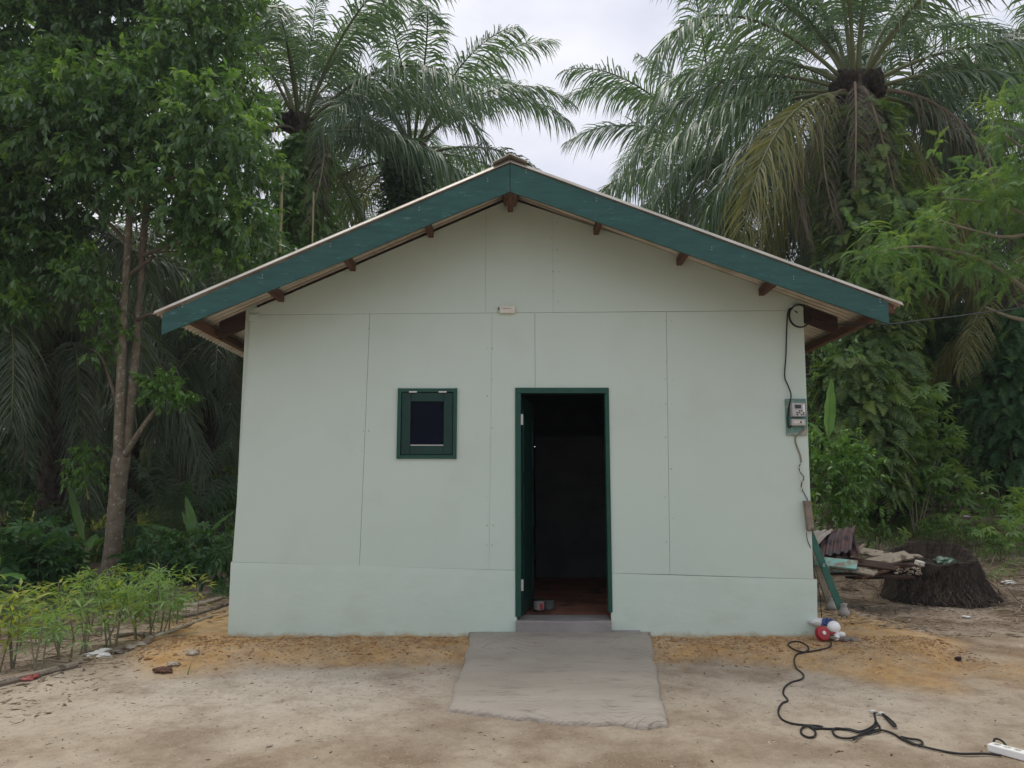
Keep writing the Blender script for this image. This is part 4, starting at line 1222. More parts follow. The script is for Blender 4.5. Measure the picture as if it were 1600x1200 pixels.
# ================================================================ VEGETATION
LEAF = ([(0, 0, 0), (.42, .20, .03), (.45, 0, -.03), (.42, -.20, .03), (1, 0, -.16)], [(0, 2, 4, 1), (0, 3, 4, 2)])
LEAF_N = ([(0, 0, 0), (.4, .11, .02), (.45, 0, -.02), (.4, -.11, .02), (1, 0, -.2)], [(0, 2, 4, 1), (0, 3, 4, 2)])
def fern_template(n=9, w=.30, droop=.35, gap=.82):
    V, Fc = [], []
    for i in range(n):
        t0 = .12 + .86 * i / n; t1 = t0 + .86 / n * gap
        tm = (t0 + t1) / 2
        l_ = w * (1 - tm) ** .75 * (1.1 if i else .8) + .02
        z = lambda t: -droop * t * t
        for s in (-1, 1):
            k = len(V)
            V += [(t0, 0, z(t0)), (t1, 0, z(t1)), (tm + l_ * .55, s * l_, z(tm) - .10 * l_ - .05 * l_ * (i % 2)), ((t0 + tm) / 2 + l_ * .2, s * l_ * .55, z(tm) + .02)]
            Fc.append((k, k + 1, k + 2, k + 3) if s < 0 else (k, k + 3, k + 2, k + 1))
    return V, Fc
FERN = fern_template()
FEATH = fern_template(12, .20, .45, .45)
def palmate(n=7, w=.085):
    V, Fc = [], []
    for i in range(n):
        a = (i - (n - 1) / 2) * R(252 / (n - 1)) ; l_ = .62 - .16 * abs(i - (n - 1) / 2) / ((n - 1) / 2)
        c, s = cos(a), sin(a); k = len(V)
        for (x, y, z) in ((0, 0, 0), (.5 * l_, w, -.02), (.52 * l_, 0, -.05), (.5 * l_, -w, -.02), (l_, 0, -.20)):
            V.append((x * c - y * s + .38, x * s + y * c, z))
        Fc += [(k, k + 2, k + 4, k + 1), (k, k + 3, k + 4, k + 2)]
    k = len(V)
    V += [(0, .006, 0), (.38, .004, .0), (.38, -.004, 0), (0, -.006, 0)]
    Fc.append((k, k + 1, k + 2, k + 3))
    return V, Fc
PALMATE = palmate()
PALMATE_N = palmate(5, .05)

def sprays(centres, dirs, n_leaf, tlen, rng, size, droop=.8, up_bias=.2):
    """leaves along many short twigs -> positions, forward vectors, sizes, index of twig"""
    N = len(centres)
    idx = np.repeat(np.arange(N), n_leaf)
    t = np.tile(np.linspace(.15, 1, n_leaf), N) + rng.normal(0, .05, N * n_leaf)
    d = dirs[idx]
    pos = centres[idx] + d * (t * tlen)[:, None] + np.array([0, 0, -1]) * ((t ** 2) * tlen * .25)[:, None]
    side = rng.normal(0, 1, (N * n_leaf, 3))
    fw_ = d * .7 + side * .65 + np.array([0, 0, -droop])
    fw_ /= np.linalg.norm(fw_, axis=1, keepdims=True)
    s = size * rng.uniform(.65, 1.25, N * n_leaf)
    return pos, fw_, s, idx
def clump_points(c, r, n, rng, sq=(1, 1, .85), shell=.45):
    d = rng.normal(0, 1, (n, 3)); d /= np.linalg.norm(d, axis=1, keepdims=True)
    rad = r * (shell + (1 - shell) * rng.random(n) ** .6) * (1 + .25 * (vnoise(d[:, 0] * 2.5 + c[0] * 3, d[:, 1] * 2.5 + d[:, 2] * 2, 7) - .5) * 2)
    return np.array(c) + d * rad[:, None] * np.array(sq), d
def crown_mesh(name, clumps, m, parent, rng, dens=200, n_leaf=12, tlen=.38, size=.13, tmpl=LEAF, droop=.8, sq=(1, 1, .85), young=.25, shell=.4, origin=None, r_pow=2):
    C_, D_ = [], []
    for c, r_ in clumps:
        n = max(4, int(dens * r_ ** r_pow))
        p, d = clump_points(c, r_, n, rng, sq, shell)
        C_.append(p); D_.append(d)
    C_ = np.concatenate(C_); D_ = np.concatenate(D_)
    dirs = D_ * .8 + rng.normal(0, .45, D_.shape) + np.array([0, 0, .25])
    dirs /= np.linalg.norm(dirs, axis=1, keepdims=True)
    pos, fw_, s, idx = sprays(C_, dirs, n_leaf, tlen, rng, size, droop)
    yt = (rng.random(len(C_)) < young) * (D_[:, 2] > -.2) * rng.uniform(.4, 1, len(C_))
    yv = yt[idx] * rng.uniform(.6, 1, len(idx))
    Bs = basis(fw_, np.tile([0, 0, 1.0], (len(fw_), 1)) + rng.normal(0, .35, fw_.shape), rng.normal(0, .4, len(fw_)))
    Bs = Bs * s[:, None, None]
    off = np.array(wloc(parent)) if parent is not None else np.array(origin if origin is not None else (0, 0, 0))
    me_ = scatter_mesh(name, *tmpl, Bs, pos - off, yv)
    return link(name, me_, m, parent, loc=None if parent is not None else tuple(off))
def PX(px, py, Y): return tuple(P(px, py, Y))
def pxr(r_px, Y): return r_px * (Y + 7.1) / F * 1.02

# ---------------------------------------------------------------- palm fronds (shared meshes)
def frond_meshes(name, Lr, elev, bend, n, ll, droop, seed, m_leaf, m_pet, power=1.3, up=.25, start=.2, w0=.050):
    rng = np.random.default_rng(seed)
    K = 16
    s = np.linspace(0, 1, K + 1)
    ang_ = R(elev) - R(bend) * s ** power
    xs = np.concatenate([[0], np.cumsum(np.cos(ang_[:-1]) * Lr / K)])
    zs = np.concatenate([[0], np.cumsum(np.sin(ang_[:-1]) * Lr / K)])
    ys = .10 * Lr * s ** 2 * rng.uniform(-1, 1)
    pts = [Vector((xs[i], ys[i], zs[i])) for i in range(K + 1)]
    rad = [.05 * (1 - .88 * t ** .6) + .004 for t in s]
    rv, rf = tube_vf(pts, rad, 5)
    V, loops, tots, mi = [tuple(v) for v in rv], [], [], []
    for f in rf: loops += list(f); tots.append(len(f)); mi.append(0)
    nr_ = len(rv)
    n2 = n * 2
    t = np.repeat(np.linspace(start, .995, n), 2) + rng.normal(0, .003, n2)
    t = np.clip(t, 0, .999)
    side = np.tile([-1.0, 1.0], n)
    def interp(a): return np.interp(t, s, a)
    p0 = np.stack([interp(xs), interp(ys), interp(zs)], 1)
    an = np.interp(t, s, ang_)
    T = np.stack([np.cos(an), np.zeros(n2), np.sin(an)], 1)
    U = np.stack([-np.sin(an), np.zeros(n2), np.cos(an)], 1)
    S = np.stack([np.zeros(n2), side, np.zeros(n2)], 1)
    fwd = .45 + .55 * t + rng.normal(0, .08, n2)
    d = S * np.cos(fwd)[:, None] + T * np.sin(fwd)[:, None] + U * (rng.uniform(-.35, up + .2, n2))[:, None]
    d /= np.linalg.norm(d, axis=1, keepdims=True)
    u_ = (t - start) / (1 - start)
    Ls = ll * np.clip(np.sin(pi * (.16 + .80 * u_)), 0, 1) ** .55 * rng.uniform(.85, 1.1, n2)
    Ws = w0 * (.6 + .4 * np.sin(pi * u_))
    dr = droop * rng.uniform(.6, 1.5, n2)
    st_ = [0, .33, .68, 1.0]; wd = [.55, 1, .75, 0]
    tw = rng.normal(0, .5, n2)
    Wv = T * np.cos(tw)[:, None] + U * np.sin(tw)[:, None]
    out = []
    for a, w_ in zip(st_, wd):
        c = p0 + d * (Ls * a * (1 - .25 * dr * a))[:, None] + np.array([0, 0, -1]) * (dr * Ls * a * a * .75)[:, None]
        if w_ > 0: out += [c - Wv * (Ws * w_ * .5)[:, None], c + Wv * (Ws * w_ * .5)[:, None]]
        else: out += [c]
    A = np.stack(out, 1)
    V += [tuple(v) for v in A.reshape(-1, 3)]
    for i in range(n2):
        b = nr_ + i * 7
        loops += [b, b + 1, b + 3, b + 2, b + 2, b + 3, b + 5, b + 4, b + 4, b + 5, b + 6]
        tots += [4, 4, 3]; mi += [1, 1, 1]
    me_ = np_mesh(name, V, loops, tots)
    me_.materials.append(m_pet); me_.materials.append(m_leaf)
    me_.polygons.foreach_set('material_index', mi)
    return me_
FR = {}
def fr(kind, elev, i):
    k = (kind, elev, i)
    if k not in FR:
        bend = {85: 48, 70: 72, 55: 88, 40: 92, 22: 88, 5: 78, -15: 62, -40: 40}[elev] + 14 * i
        leafm, petm = {'g': (palm_leaf, petiole), 'k': (palm_leaf2, petiole), 'y': (palm_yel, petiole), 'd': (palm_dry, petiole_d)}[kind]
        if kind == 'd': FR[k] = frond_meshes('frond', 4.6, 15 + 10 * i, 118, 70, .75, 1.5, 50 + i + elev, leafm, petm, power=.45, up=-.1, w0=.022)
        else: FR[k] = frond_meshes('frond', 5.6, elev, bend, 118, 1.12, .75 if elev > 30 else .95, elev + 100 + i * 7, leafm, petm)
    return FR[k]
ELEV = [85, 70, 55, 40, 22, 5, -15, -40]
_trunkm = {}
def trunk_mb(h, r0, r1, lean, seed):
    rng = np.random.default_rng(seed)
    mb = MB()
    n = 12
    pts = [Vector((lean[0] * (t / n) ** 1.5, lean[1] * (t / n) ** 1.5, h * t / n)) for t in range(n + 1)]
    mb.tube(pts, [lerp(r0 * 1.25, r1, min(1, t / n * 1.2)) if t else r0 * 1.6 for t in range(n + 1)], 12)
    k = int(h / .09)
    for i in range(k):
        t = i / k; a = i * 2.39996
        r_ = lerp(r0 * 1.2, r1, t); b = Vector((lean[0] * t ** 1.5, lean[1] * t ** 1.5, h * t))
        rd = Vector((cos(a), sin(a), 0)); tg = Vector((-sin(a), cos(a), 0))
        l_ = .14 + .12 * t + .08 * rng.random(); w_ = .10
        p = b + rd * r_ * .8; e_ = b + rd * (r_ + l_ * .6) + Vector((0, 0, l_ * .9))
        mb.add(([p - tg * w_ - Vector((0, 0, .06)), p + tg * w_ - Vector((0, 0, .06)), p + tg * w_ * .6 + Vector((0, 0, .10)), p - tg * w_ * .6 + Vector((0, 0, .10)), e_ - tg * w_ * .45, e_ + tg * w_ * .45],
                [(0, 1, 5, 4), (1, 2, 5), (2, 3, 4, 5), (3, 0, 4)]))
    return mb, pts[-1]
def palm(label, px, py, Y, r=.30, nf=34, scale=1.0, kind='g', lean=(0, 0), dead=3, seed=0, emax=85, emin=-40, fruit=0, az0=0, group=None, yellow=0, name='oil_palm', cat='palm tree', clear=None, dead_az=None):
    c = P(px, py, Y)
    rng = np.random.default_rng(seed)
    x, y = c.x - lean[0], c.y - lean[1]
    z0 = gz(x, y) - .1
    root = thing(name, label, cat, (x, y, z0), group)
    h = c.z - z0
    mb, top = trunk_mb(max(h, .3), r, r * .85, lean, seed)
    mb.v = [v + root.location for v in mb.v]
    mb.build('trunk', palm_bark, root)
    for i in range(nf):
        f = (i + .5) / nf
        el = emax + (emin - emax) * f ** 1.1
        e_ = min(ELEV, key=lambda q_: abs(q_ - el + rng.normal(0, 5)))
        a_ = (az0 + i * 2.39996) % (2 * pi)
        if clear and el < clear and abs(a_ - 1.5 * pi) < .85: continue
        kd = kind
        if yellow and f > 1 - yellow and rng.random() < .6: kd = 'y'
        me_ = fr(kd, e_, int(rng.integers(0, 2)))
        o = bpy.data.objects.new('frond', me_); COL.objects.link(o); o.parent = root
        a = az0 + i * 2.39996 + rng.normal(0, .12)
        s = scale * rng.uniform(.85, 1.1) * (.72 if e_ == 85 else 1)
        o.location = (lean[0] + .12 * cos(a), lean[1] + .12 * sin(a), h - .15 - .35 * f)
        o.rotation_euler = (rng.normal(0, .12), rng.normal(0, .05), a)
        o.scale = (s, s, s)
    for i in range(dead):
        o = bpy.data.objects.new('dead_frond', fr('d', -40, i % 2)); COL.objects.link(o); o.parent = root
        a = -1.75 + (i - (dead - 1) / 2) * .75 + rng.normal(0, .15)
        if dead_az: a = dead_az[i % len(dead_az)]
        s = scale * rng.uniform(.8, 1.05)
        o.location = (lean[0] + .1 * cos(a), lean[1] + .1 * sin(a), h - .55)
        o.rotation_euler = (rng.normal(0, .1), 0, a); o.scale = (s, s, s)
    for i in range(fruit):
        a = i * 1.9 + 4.0
        crumple('fruit_bunch', (c.x + .42 * cos(a), c.y + .42 * sin(a), c.z - .28 - .12 * (i % 2)), .19, stump_m, root, sq=(1, 1, 1.1), s=i, amp=.5)
    return root
palm('tall palm behind the left roof slope with its crown cut by the top edge', 470, 180, 11, nf=27, seed=1, lean=(.3, 0), dead=3, fruit=2, az0=.4, emin=0, r=.24, clear=25, dead_az=[-2.6, -.9, -2.0])
palm('palm behind the left roof slope with an ivy wrapped trunk right of the tallest', 645, 222, 13.5, nf=28, seed=2, dead=1, fruit=3, az0=1.3, scale=1.0, emin=-8, yellow=.15, clear=25, dead_az=[-.3])
palm('large palm right of the gable with two dry fronds hanging down', 1335, 118, 8.4, r=.36, nf=44, seed=3, dead=5, fruit=5, az0=2.0, scale=1.06, emin=-30, yellow=.10, clear=38, dead_az=[-2.45, -2.0, -2.8, -.35, -1.85])
palm('palm behind the roof ridge on the right, its fronds arching over the gap of sky', 1120, 250, 14.5, nf=36, seed=4, dead=3, fruit=2, az0=.9, kind='g', scale=1.02)
palm('palm with pale yellowing fronds low at the right picture edge', 1570, 430, 8.5, nf=17, seed=5, dead=2, az0=.2, kind='y', emax=50, scale=.62)
palm('palm at the upper right corner behind the feathery tree', 1660, 190, 12, nf=34, seed=6, dead=2, az0=2.2, scale=1.05)
palm('fern clad palm just right of the large palm', 1448, 250, 12.5, r=.36, nf=34, seed=7, dead=4, az0=.7, kind='k', scale=.98)
palm('dark palm deep behind the right roof slope', 1260, 330, 17, nf=34, seed=8, dead=4, az0=1.7, kind='k')
palm('short palm at the far left whose grey fronds droop behind the tree', -10, 380, 7.5, nf=34, seed=9, dead=3, az0=1.1, kind='k', scale=.9, emin=-35)
palm('dark palm between the left tree and the house wall', 345, 505, 13, nf=34, seed=10, dead=3, az0=2.6, kind='k', scale=.82)
palm('palm behind the forked tree trunk with hanging fronds', 215, 470, 15, nf=34, seed=11, dead=3, az0=3.0, kind='k', scale=.9)
palm('palm at left of the forked tree with bare dark trunk', 105, 520, 10, nf=34, seed=12, dead=4, az0=.3, kind='k', scale=.8)
palm('distant palm low behind the left eave', 560, 375, 19, nf=26, seed=13, dead=2, az0=2.1, kind='g')
palm('distant palm at the far left edge in the dark grove', -120, 520, 14, nf=30, seed=14, dead=3, az0=1.9, kind='k')
palm('distant palm in the dark grove behind the banana plants', 300, 560, 21, nf=30, seed=15, dead=2, az0=.6, kind='k')
palm('distant palm behind the yellowing palm on the right', 1600, 420, 17, nf=30, seed=16, dead=2, az0=2.9, kind='k')
palm('distant palm seen past the left eave under the tree crown', 420, 420, 24, nf=30, seed=17, dead=1, az0=1.0, kind='k')
# young palm with upright fronds growing from the ground
c = G(262, 872)
yp = thing('young_palm', 'young palm with upright feathery fronds rising from the ground by the house', 'young palm', tuple(c))
for i, (el, a, s) in enumerate(((85, .6, .40), (85, 2.2, .42), (70, 1.2, .40), (70, 2.9, .40), (70, 5.2, .36), (55, .1, .42), (55, 3.6, .42), (55, 4.4, .32), (40, 2.8, .4), (40, 6.0, .38), (85, 4.0, .36), (70, 0.2, .42), (22, 3.3, .38))):
    o = bpy.data.objects.new('frond', fr('g', el, i % 2)); COL.objects.link(o); o.parent = yp
    o.rotation_euler = (0, 0, a); o.scale = (s * 1.25, s * 1.25, s * 1.3)
mesh('stem_base', *tube_vf([c + Vector((0, 0, -.1)), c + Vector((0, 0, .25)), c + Vector((0, 0, .45))], [.14, .12, .06], 10), palm_bark, yp)

# ---------------------------------------------------------------- climbing ferns on palm trunks
def climber(label, pts, n, seed, m=leaf_fern, size=.48, name='climbing_fern', spread=1.0, tmpl=FERN, cat='climbing fern', droop=.8, young=.22):
    """pts: list of (px, py, Y, radius m) along the trunk, top to bottom"""
    rng = np.random.default_rng(seed)
    q_ = [(P(a, b, Y), r_) for a, b, Y, r_ in pts]
    t = rng.random(n) * (len(q_) - 1)
    i0 = np.minimum(t.astype(int), len(q_) - 2); f = t - i0
    ctr = np.array([tuple(a) for a, _ in q_]); rd = np.array([r_ for _, r_ in q_])
    c_ = ctr[i0] * (1 - f)[:, None] + ctr[i0 + 1] * f[:, None]
    r_ = rd[i0] * (1 - f) + rd[i0 + 1] * f
    a = rng.uniform(0, 2 * pi, n)
    lump = .45 + 1.0 * vnoise(a * 1.6 + seed, c_[:, 2] * 1.1, 3)
    rr2 = r_ * lump * rng.uniform(.45, 1.0, n)
    d = np.stack([np.cos(a), np.sin(a), np.zeros(n)], 1)
    pos = c_ + d * rr2[:, None]
    fw_ = d * .8 + rng.normal(0, .4, (n, 3)) + np.array([0, 0, -droop * .6])
    Bs = basis(fw_, np.tile([0, 0, 1.0], (n, 1)) + d * .6, rng.normal(0, .4, n)) * (size * rng.uniform(.5, 1.15, n))[:, None, None]
    base = q_[-1][0]
    me_ = scatter_mesh('foliage', *tmpl, Bs, pos - np.array(tuple(base)), (rng.random(n) < young) * rng.uniform(.3, 1, n))
    root = thing(name, label, cat, tuple(base))
    link('foliage', me_, m, root)
    mb = MB()
    for k in range(5):
        a0 = rng.uniform(0, 6.28)
        mb.tube(spline([p + Vector((cos(a0 + j * .5) * r0 * .45, sin(a0 + j * .5) * r0 * .45, 0)) for j, (p, r0) in enumerate(q_)], 3), .018, 5)
    mb.build('vine_stem', stem_m, root)
    return root
climber('thick green fern climbing the trunk of the large palm', [(1345, 165, 7.7, .45), (1352, 250, 7.6, .85), (1358, 340, 7.6, .95), (1365, 430, 7.6, .85), (1368, 560, 7.6, .75), (1380, 700, 7.6, .8), (1385, 770, 7.6, .6)], 4200, 1)
climber('dark fern column right of the large palm', [(1440, 300, 11.6, .5), (1448, 400, 11.6, .9), (1455, 520, 11.6, 1.0), (1460, 640, 11.6, .9), (1460, 740, 11.6, .8)], 2800, 2, m=leaf_casd)
climber('yellowish fern covering the lower trunk right of the eave', [(1330, 560, 6.2, .35), (1345, 620, 6.2, .55), (1350, 700, 6.2, .6), (1358, 770, 6.2, .5)], 1100, 3, size=.45)
climber('leafy creeper on the trunk of the palm behind the left slope', [(632, 245, 12.9, .4), (638, 300, 12.9, .75), (640, 360, 12.9, .85), (640, 450, 12.9, .9)], 5200, 4, m=leaf_far, tmpl=LEAF, size=.26, name='creeper', cat='creeper')
climber('bright leafy creeper on the trunk of the tallest left palm', [(480, 215, 10.4, .35), (478, 260, 10.3, .7), (475, 330, 10.3, .8), (470, 420, 10.3, .9)], 2400, 5, m=leaf_bush, tmpl=FERN, size=.38, name='creeper', cat='creeper', young=.4)
climber('leafy creeper wrapping the trunk of the yellowing palm', [(1590, 480, 7.8, .4), (1595, 560, 7.8, .65), (1598, 660, 7.8, .7), (1600, 760, 7.8, .6)], 1500, 8, m=leaf_casd, name='creeper', cat='creeper')
climber('dark creeper on the bare trunk at far left', [(20, 560, 11, .4), (25, 650, 11, .5), (30, 760, 11, .4)], 500, 6, m=leaf_casd, size=.4, name='creeper', cat='creeper')

# ---------------------------------------------------------------- the forked broadleaf tree on the left
tb0 = G(170, 912); TY = tb0.y
tree = thing('broadleaf_tree', 'big dense green tree with forked mottled trunk left of the house', 'tree', tuple(tb0))
def tp(a, b, dy=0): return P(a, b, TY + dy)
fork = tp(190, 712)
mesh('trunk', *tube_vf(spline([tb0 + Vector((0, 0, -.15)), tb0 + Vector((0.0, 0, .12)), tp(177, 850), tp(183, 780), tp(187, 735), fork], 4), [.22, .17, .155, .148, .143, .14, .137, .134, .132, .13, .13, .13, .13, .13, .132, .134, .137, .14, .14, .138, .13], 14), bark, tree, smooth=True)
def limb(pts, r0, r1, m=bark_up, name='limb', parent=None):
    s = spline(pts, 4)
    return mesh(name, *tube_vf(s, [lerp(r0, r1, i / (len(s) - 1)) for i in range(len(s))], 10), m, parent or tree, smooth=True)
limb([tp(187, 735), tp(186, 690), tp(188, 620), tp(192, 520), tp(200, 380), tp(205, 250), tp(200, 120)], .095, .04, m=bark)
limb([tp(193, 730, .05), tp(200, 670, .1), tp(207, 600, .15), tp(216, 500, .2), tp(222, 400, .2), tp(232, 300, .3), tp(255, 180, .4), tp(290, 60, .5)], .09, .035, m=bark)
limb([tp(195, 712, -.05), tp(208, 690, -.1), tp(228, 660, -.15), tp(250, 632, -.2)], .055, .03, m=bark)
for a in ([(200, 380), (150, 330), (90, 290), (20, 260)], [(222, 400), (260, 385), (300, 375), (340, 360)], [(203, 300), (130, 220), (60, 150)], [(232, 300), (300, 260), (360, 230), (410, 220)], [(255, 180), (320, 130), (360, 90)], [(200, 200), (150, 100), (110, 10)], [(215, 500), (240, 490), (275, 505), (300, 500)], [(190, 560), (170, 530), (150, 500)], [(186, 640), (160, 560), (140, 545)], [(200, 430), (240, 400), (225, 395), (290, 392)]):
    limb([tp(x_, y_, .1 * i * (1 if a[0][0] < 210 else -1)) for i, (x_, y_) in enumerate(a)], .035, .01, name='branch')
rng = np.random.default_rng(21)
CL = [(60, 60, 135), (185, 20, 125), (300, 45, 105), (110, 175, 120), (235, 150, 105), (335, 190, 85), (50, 290, 95), (175, 270, 85), (275, 290, 70), (385, 255, 48), (375, 340, 55), (345, 400, 40), (60, 400, 60), (5, 180, 120), (-90, 100, 150), (-70, 330, 120), (250, -90, 150), (90, -120, 170), (350, -20, 60), (400, 180, 28), (415, 390, 22), (370, 120, 34), (130, 420, 40), (20, 460, 50), (310, 350, 42)]
clumps = []
for (a, b, r_) in CL:
    for k in range(2):
        dy = rng.uniform(-1.5, 1.2) * min(1, r_ / 90)
        clumps.append((PX(a + rng.normal(0, 6), b + rng.normal(0, 6), TY + dy), pxr(r_, TY + dy) * rng.uniform(.7, .95)))
crown_mesh('crown', clumps, leaf_tree, tree, rng, dens=240, n_leaf=13, tlen=.36, size=.16, young=.36, shell=.30)
small = [(258, 600, 27, -.2), (280, 615, 15, -.2), (165, 490, 24, 0), (150, 545, 17, 0), (190, 520, 15, 0), (300, 500, 22, .1), (245, 620, 14, -.3), (120, 430, 25, 0)]
crown_mesh('lower_foliage', [(PX(a, b, TY + d), pxr(r_, TY)) for a, b, r_, d in small], leaf_bush, tree, rng, dens=420, n_leaf=12, tlen=.2, size=.12, young=.5, shell=.2)
# low sprout left of the trunk
sp = thing('sapling', 'small bright sapling left of the mottled tree trunk', 'sapling', tuple(G(140, 840)))
crown_mesh('foliage', [(PX(128, 725, TY + .5), .28), (PX(145, 745, TY + .5), .22), (PX(115, 710, TY + .5), .15)], leaf_bush, sp, rng, dens=260, n_leaf=10, tlen=.2, size=.13, young=.3, shell=.2)
mesh('stem', *tube_vf([wloc(sp), P(138, 780, TY + .5), P(130, 730, TY + .5)], [.02, .015, .008], 6), stem_m, sp)

# ---------------------------------------------------------------- feathery tree reaching in from the right
ft = thing('feathery_tree', 'feathery leaved tree reaching in from the right picture edge', 'tree', (P(1720, 800, 3.2).x, 3.2, gz(P(1720, 800, 3.2).x, 3.2)))
b_ = wloc(ft)
limb([b_, b_ + Vector((0, 0, 1.5)), P(1700, 550, 3.2), P(1690, 430, 3.2), P(1680, 250, 3.2)], .12, .06, parent=ft, name='trunk')
for a in ([(1700, 550), (1620, 470), (1560, 420), (1500, 395), (1430, 385), (1370, 395)], [(1690, 430), (1620, 350), (1560, 320), (1480, 310)], [(1695, 500), (1600, 500), (1540, 480)], [(1685, 300), (1620, 250), (1570, 210)], [(1700, 550), (1640, 380), (1560, 370), (1450, 340)]):
    limb([P(x_, y_, 3.2 - .15 * i) for i, (x_, y_) in enumerate(a)], .045, .01, m=stem_m, parent=ft, name='branch')
fl = [(1590, 330, 60), (1540, 300, 45), (1500, 300, 30), (1550, 410, 36), (1490, 400, 30), (1430, 385, 34), (1380, 385, 30), (1360, 410, 20), (1600, 430, 30), (1590, 220, 45), (1570, 180, 28), (1650, 300, 90), (1680, 450, 60), (1480, 345, 28), (1420, 350, 20), (1350, 370, 12), (1470, 240, 14), (1430, 440, 22), (1640, 150, 60)]
crown_mesh('crown', [(PX(a, b, 3.1 - (1700 - a) * .0015), pxr(r_, 3.1)) for a, b, r_ in fl], leaf_feath, ft, rng, dens=210, n_leaf=5, tlen=.25, size=.24, tmpl=FEATH, droop=.35, sq=(1, 1, .5), young=.35, shell=.1)

# ---------------------------------------------------------------- bushes and undergrowth
def bush(label, px, py, cl, Y, m, dens=240, size=.10, seed=0, n_leaf=11, tlen=.22, tmpl=LEAF, name='bush', cat='bush', young=.25, droop=.6, nst=5):
    base = P(px, py, Y); base.z = gz(base.x, base.y)
    o = thing(name, label, cat, tuple(base))
    r_ = np.random.default_rng(seed)
    cc = [(PX(a, b, Y + (d[0] if d else 0)), pxr(rr3, Y)) for a, b, rr3, *d in cl]
    crown_mesh('foliage', cc, m, o, r_, dens=dens, n_leaf=n_leaf, tlen=tlen, size=size, young=young, shell=.25, tmpl=tmpl, droop=droop)
    mb = MB()
    for k in range(nst):
        c0_ = Vector(cc[k % len(cc)][0])
        mb.tube([base + Vector((r_.normal(0, .05), r_.normal(0, .05), -.05)), base.lerp(c0_, .5) + Vector((r_.normal(0, .05), 0, 0)), c0_], [.022, .016, .008], 5)
    mb.build('stem', stem_m, o)
    return o
bush('glossy green bush beside the right house corner', 1300, 830, [(1300, 700, 40), (1325, 720, 34), (1290, 740, 40), (1330, 765, 40), (1285, 790, 36), (1320, 800, 30), (1345, 735, 25)], 4.6, leaf_bush, 330, .105, 31)
bush('dark tall bush behind the right eave and the banana leaf', 1290, 800, [(1290, 600, 45), (1275, 660, 40), (1320, 640, 35), (1310, 560, 30), (1270, 540, 20)], 6.5, leaf_tree, 220, .13, 32)
bush('dark dense bush at the right under the yellowing palm', 1555, 790, [(1545, 600, 60), (1590, 610, 60), (1560, 660, 55), (1510, 640, 40), (1600, 700, 50)], 10.5, leaf_tree, 140, .15, 33)
bush('round dark shrub beside the pole stack', 1548, 790, [(1540, 705, 26), (1560, 730, 26), (1525, 735, 22)], 8.0, leaf_tree, 300, .11, 34)
bush('dark undergrowth bush beneath the grove at left', 60, 840, [(50, 830, 30), (90, 820, 30), (20, 835, 30)], 7, leaf_far, 220, .12, 35)
bush('sunlit green shrub behind the left house wall', 345, 830, [(335, 775, 32), (360, 790, 30), (365, 750, 25), (330, 740, 18)], 12, leaf_bush, 110, .16, 36, young=.5)
bush('low dark green shrub by the left wall of the house', 345, 905, [(345, 875, 24), (355, 860, 20), (330, 885, 20), (358, 890, 20)], 4.0, leaf_casd, 330, .12, 37)
bush('broad low shrub left of the dark logs', 235, 890, [(215, 868, 20), (245, 862, 22), (270, 872, 18), (228, 880, 16)], 4.6, leaf_casd, 330, .12, 38)
bush('flat topped yellow green shrub below the banana stems', 212, 915, [(205, 897, 10), (220, 897, 10), (190, 898, 7)], 3.6, leaf_yel, 900, .07, 39, tlen=.1)
bush('brown green creeping bush low behind the plank pile', 1375, 860, [(1370, 838, 16), (1395, 842, 16), (1420, 850, 14)], 4.4, leaf_fern, 420, .09, 40)
bush('dark bush at the far left edge behind the cassava', -10, 860, [(0, 800, 40), (-40, 780, 60)], 6, leaf_far, 150, .13, 41)

def cassava(label, px, py, tops, m=leaf_cass, size=.36, nl=34, seed=0, tmpl=PALMATE, name='cassava_plant', cat='cassava plant', group=None, spread=.32, stem=stem_m, base=None, Y=None):
    """thin stems from one foot, leaves round each top; tops: (px, py) points of the photo at the foot's distance"""
    b = base or G(px, py)
    o = thing(name, label, cat, tuple(b), group)
    r_ = np.random.default_rng(seed)
    mb = MB(); pos, fw_, yv = [], [], []
    for (a, c_) in tops:
        tpt = P(a, c_, b.y + r_.uniform(-.25, .25))
        h = (tpt - b)
        mid = b + h * .5 + Vector((r_.normal(0, .03), r_.normal(0, .03), 0)) * h.length
        q_ = spline([b + Vector((r_.normal(0, .02), r_.normal(0, .02), -.03)), mid, tpt], 4)
        mb.tube(q_, [lerp(.014, .006, i / 8) * (1 if h.length > 1 else .6) for i in range(len(q_))], 5)
        for k in range(nl):
            t = 1 - r_.random() ** 1.6 * .62
            p = b.lerp(tpt, t) if t < .5 else mid.lerp(tpt, (t - .5) * 2)
            an = r_.uniform(0, 2 * pi)
            el = r_.uniform(-.35, .75) * (1 if t < .9 else 1.2)
            d = np.array([cos(an) * cos(el), sin(an) * cos(el), sin(el)])
            pos.append(np.array(tuple(p)) + d * r_.uniform(.0, spread) * size * 1.6); fw_.append(d); yv.append(max(0, t - .8) * 4 * r_.random())
    n = len(pos); pos, fw_ = np.array(pos), np.array(fw_)
    Bs = basis(fw_, np.tile([0, 0, 1.0], (n, 1)) + r_.normal(0, .25, (n, 3)), r_.normal(0, .35, n)) * (size * r_.uniform(.6, 1.15, n))[:, None, None]
    me_ = scatter_mesh('foliage', *tmpl, Bs, pos - np.array(tuple(b)), np.clip(yv, 0, 1))
    link('foliage', me_, m, o)
    mb.build('stem', stem, o)
    return o
cassava('tallest cassava plant with thin bare stems behind the stump', 1432, 838, [(1400, 640), (1430, 620), (1445, 605), (1465, 640), (1415, 690), (1480, 690), (1440, 670)], seed=1, nl=30, size=.40)
